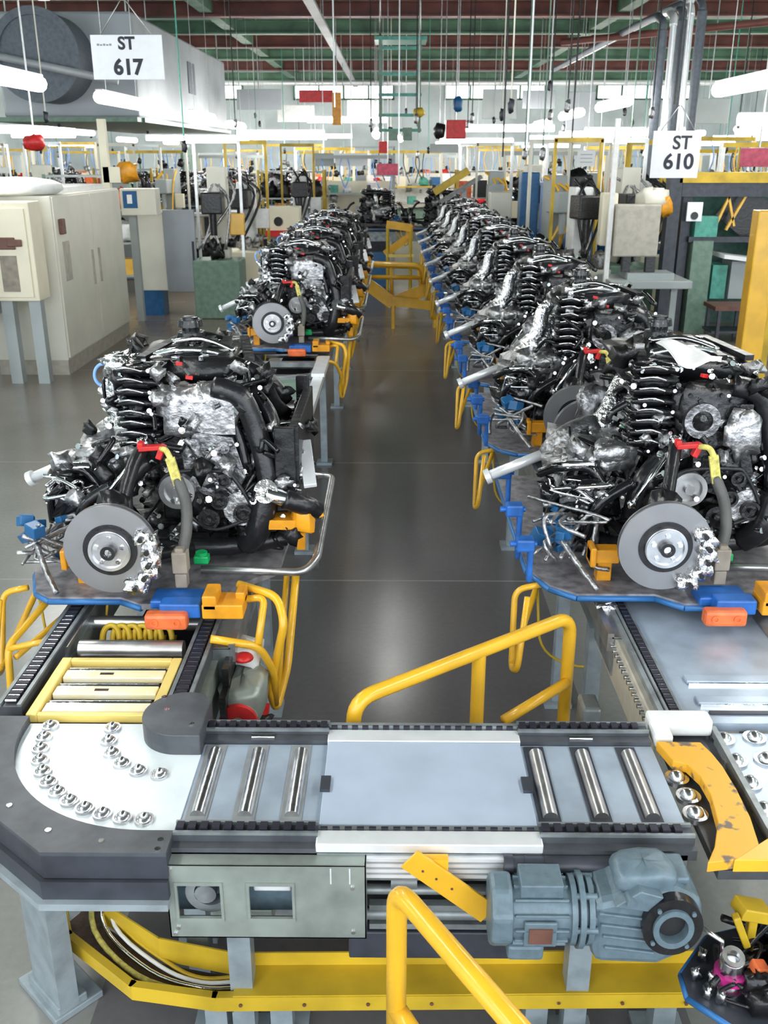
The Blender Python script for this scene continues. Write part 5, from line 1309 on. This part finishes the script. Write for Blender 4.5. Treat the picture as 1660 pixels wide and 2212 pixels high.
# one label per cable drop: its place among the drops of its colour
import collections
def px_of(o):
    v = Vector(o.location)-Vector((0, 0, HC)); return 830+FPX*v.dot(rt)/v.dot(fw)
g_ = collections.defaultdict(list)
for o in C.objects:
    if o.parent is None and o.get('label') and 'cable drop' in o['label']: g_[o['label']].append(o)
for lab, L_ in g_.items():
    L_.sort(key=px_of); c_ = lab.split()[0]
    for i, o in enumerate(L_): o['label'] = '%s cable drop hanging from the ceiling, %s %s one from the left' % (c_, NTH[i], c_)

# tool machines standing between the right line and the pipes, and left behind the packed engines
def make_machine(v):
    r_ = random.Random(v); t = thing('tool_machine', 'm', 'machine')
    c1 = ['cream', 'cab_grey', 'mach_green', 'warm_white', 'duct', 'barrel_blue'][v % 6]
    MB().bb(-.35, .35, -.3, .3, 0, .85).build('base', c1, t, bevel=.02)
    MB().bb(-.12, .16, .0, .25, .85, 1.9+.12*(v % 3)).build('column', ['white', 'cab_grey', 'cream'][v % 3], t, bevel=.02)
    MB().box((-.02, -.12, 1.65), (.3, .35, .3)).cyl((-.02, -.2, 1.2), (-.02, -.2, 1.55), .05).build('head', ['dark_iron', 'cab_grey', 'black'][v % 3], t, bevel=.02)
    MB().bb(.2, .42, -.12, -.05, 1.2, 1.5).build('control_panel', ['white', 'warm_white', 'yellow'][v % 3], t, bevel=.01)
    m = MB()
    for i in range(4): m.tube([(r_.uniform(-.2, .2), .1, 2.0), (r_.uniform(-.3, .3), -.1, 1.7), (r_.uniform(-.3, .3), -.2, 1.0)], .02, 6)
    m.each('hose', ['black', 'yellow', 'cast'][v % 3], t)
    m = MB()
    for i in range(8): m.blob((r_.uniform(-.3, .3), r_.uniform(-.25, .1), r_.uniform(.87, 1.1)), (r_.uniform(.08, .2),)*3, r_, .35, n=7, m=5)
    tag(m.build('workpiece', ['cast', 'dark_iron', 'black'][v % 3], t), kind='stuff')
    m = MB()
    for a_ in (-.33, .33): m.bb(a_-.02, a_+.02, .26, .3, .85, 2.5)
    m.bb(-.35, .35, .26, .3, 2.46, 2.52); m.each('frame_bar', ['alu_white', 'yellow_dull', 'cream'][(v+1) % 3], t)
    return t
cols_ = ['cream', 'grey', 'green', 'warm white', 'steel grey', 'blue']
mc = [make_machine(i) for i in range(6)]
mp = [(2.55, 13.4), (2.45, 14.9), (3.3, 14.0), (4.0, 15.4), (3.4, 17.2), (2.5, 17.9), (4.3, 16.6), (1.9, 18.6), (-2.6, 14.6), (-2.4, 16.0), (-5.3, 19.4), (-6.3, 17.8), (-1.9, 20.3), (-7.6, 18.6), (5.6, 19.8), (7.2, 20.0), (-5.0, 22.3), (-8.8, 22.0)]
cnt = collections.Counter()
for i, (x, y) in enumerate(mp):
    side = 'right' if x > 0 else 'left'; key = (cols_[i % 6], side); cnt[key] += 1
    lab = '%s based tool machine behind the %s line, %s one from the camera' % (cols_[i % 6], side, NTH[cnt[key]-1])
    if i < 6: o = mc[i]; o.location = (x, y, 0); o['label'] = lab
    else: o = dup(mc[i % 6], (x, y, 0), lab)
    o['group'] = 'tool machines around the lines'; o.rotation_euler[2] = rs.uniform(-.4, .4)
for a in ((560, 215, 30, 1.3, .55, 'duct', 'hanging_panel', 'grey panel hanging right of the duct', 'panelling', 'board'), (640, 245, 33, 1.2, .5, 'white', 'hanging_panel', 'white panel hanging below the dark red board', 'panelling', 'board'),
          (1080, 225, 30, 1.0, .8, 'cab_grey', 'hanging_panel', 'grey panel hanging right of the hanging red box', 'panelling', 'board'), (1165, 215, 28, .9, .45, 'duct', 'hanging_panel', 'steel grey panel hanging above the third right lamp', 'panelling', 'board'),
          (785, 235, 32, 1.0, .5, 'white', 'hanging_panel', 'white panel hanging left of the green hoist frame', 'panelling', 'board'), (1255, 240, 26, .7, .9, 'duct', 'hanging_panel', 'tall grey panel hanging left of the riser pipes', 'panelling', 'board'),
          (1530, 240, 22, .9, .5, 'cab_grey', 'hanging_panel', 'grey panel hanging above the green machine frame', 'panelling', 'board')): hang(*a)  # plain grey and white panels hung in the far hall
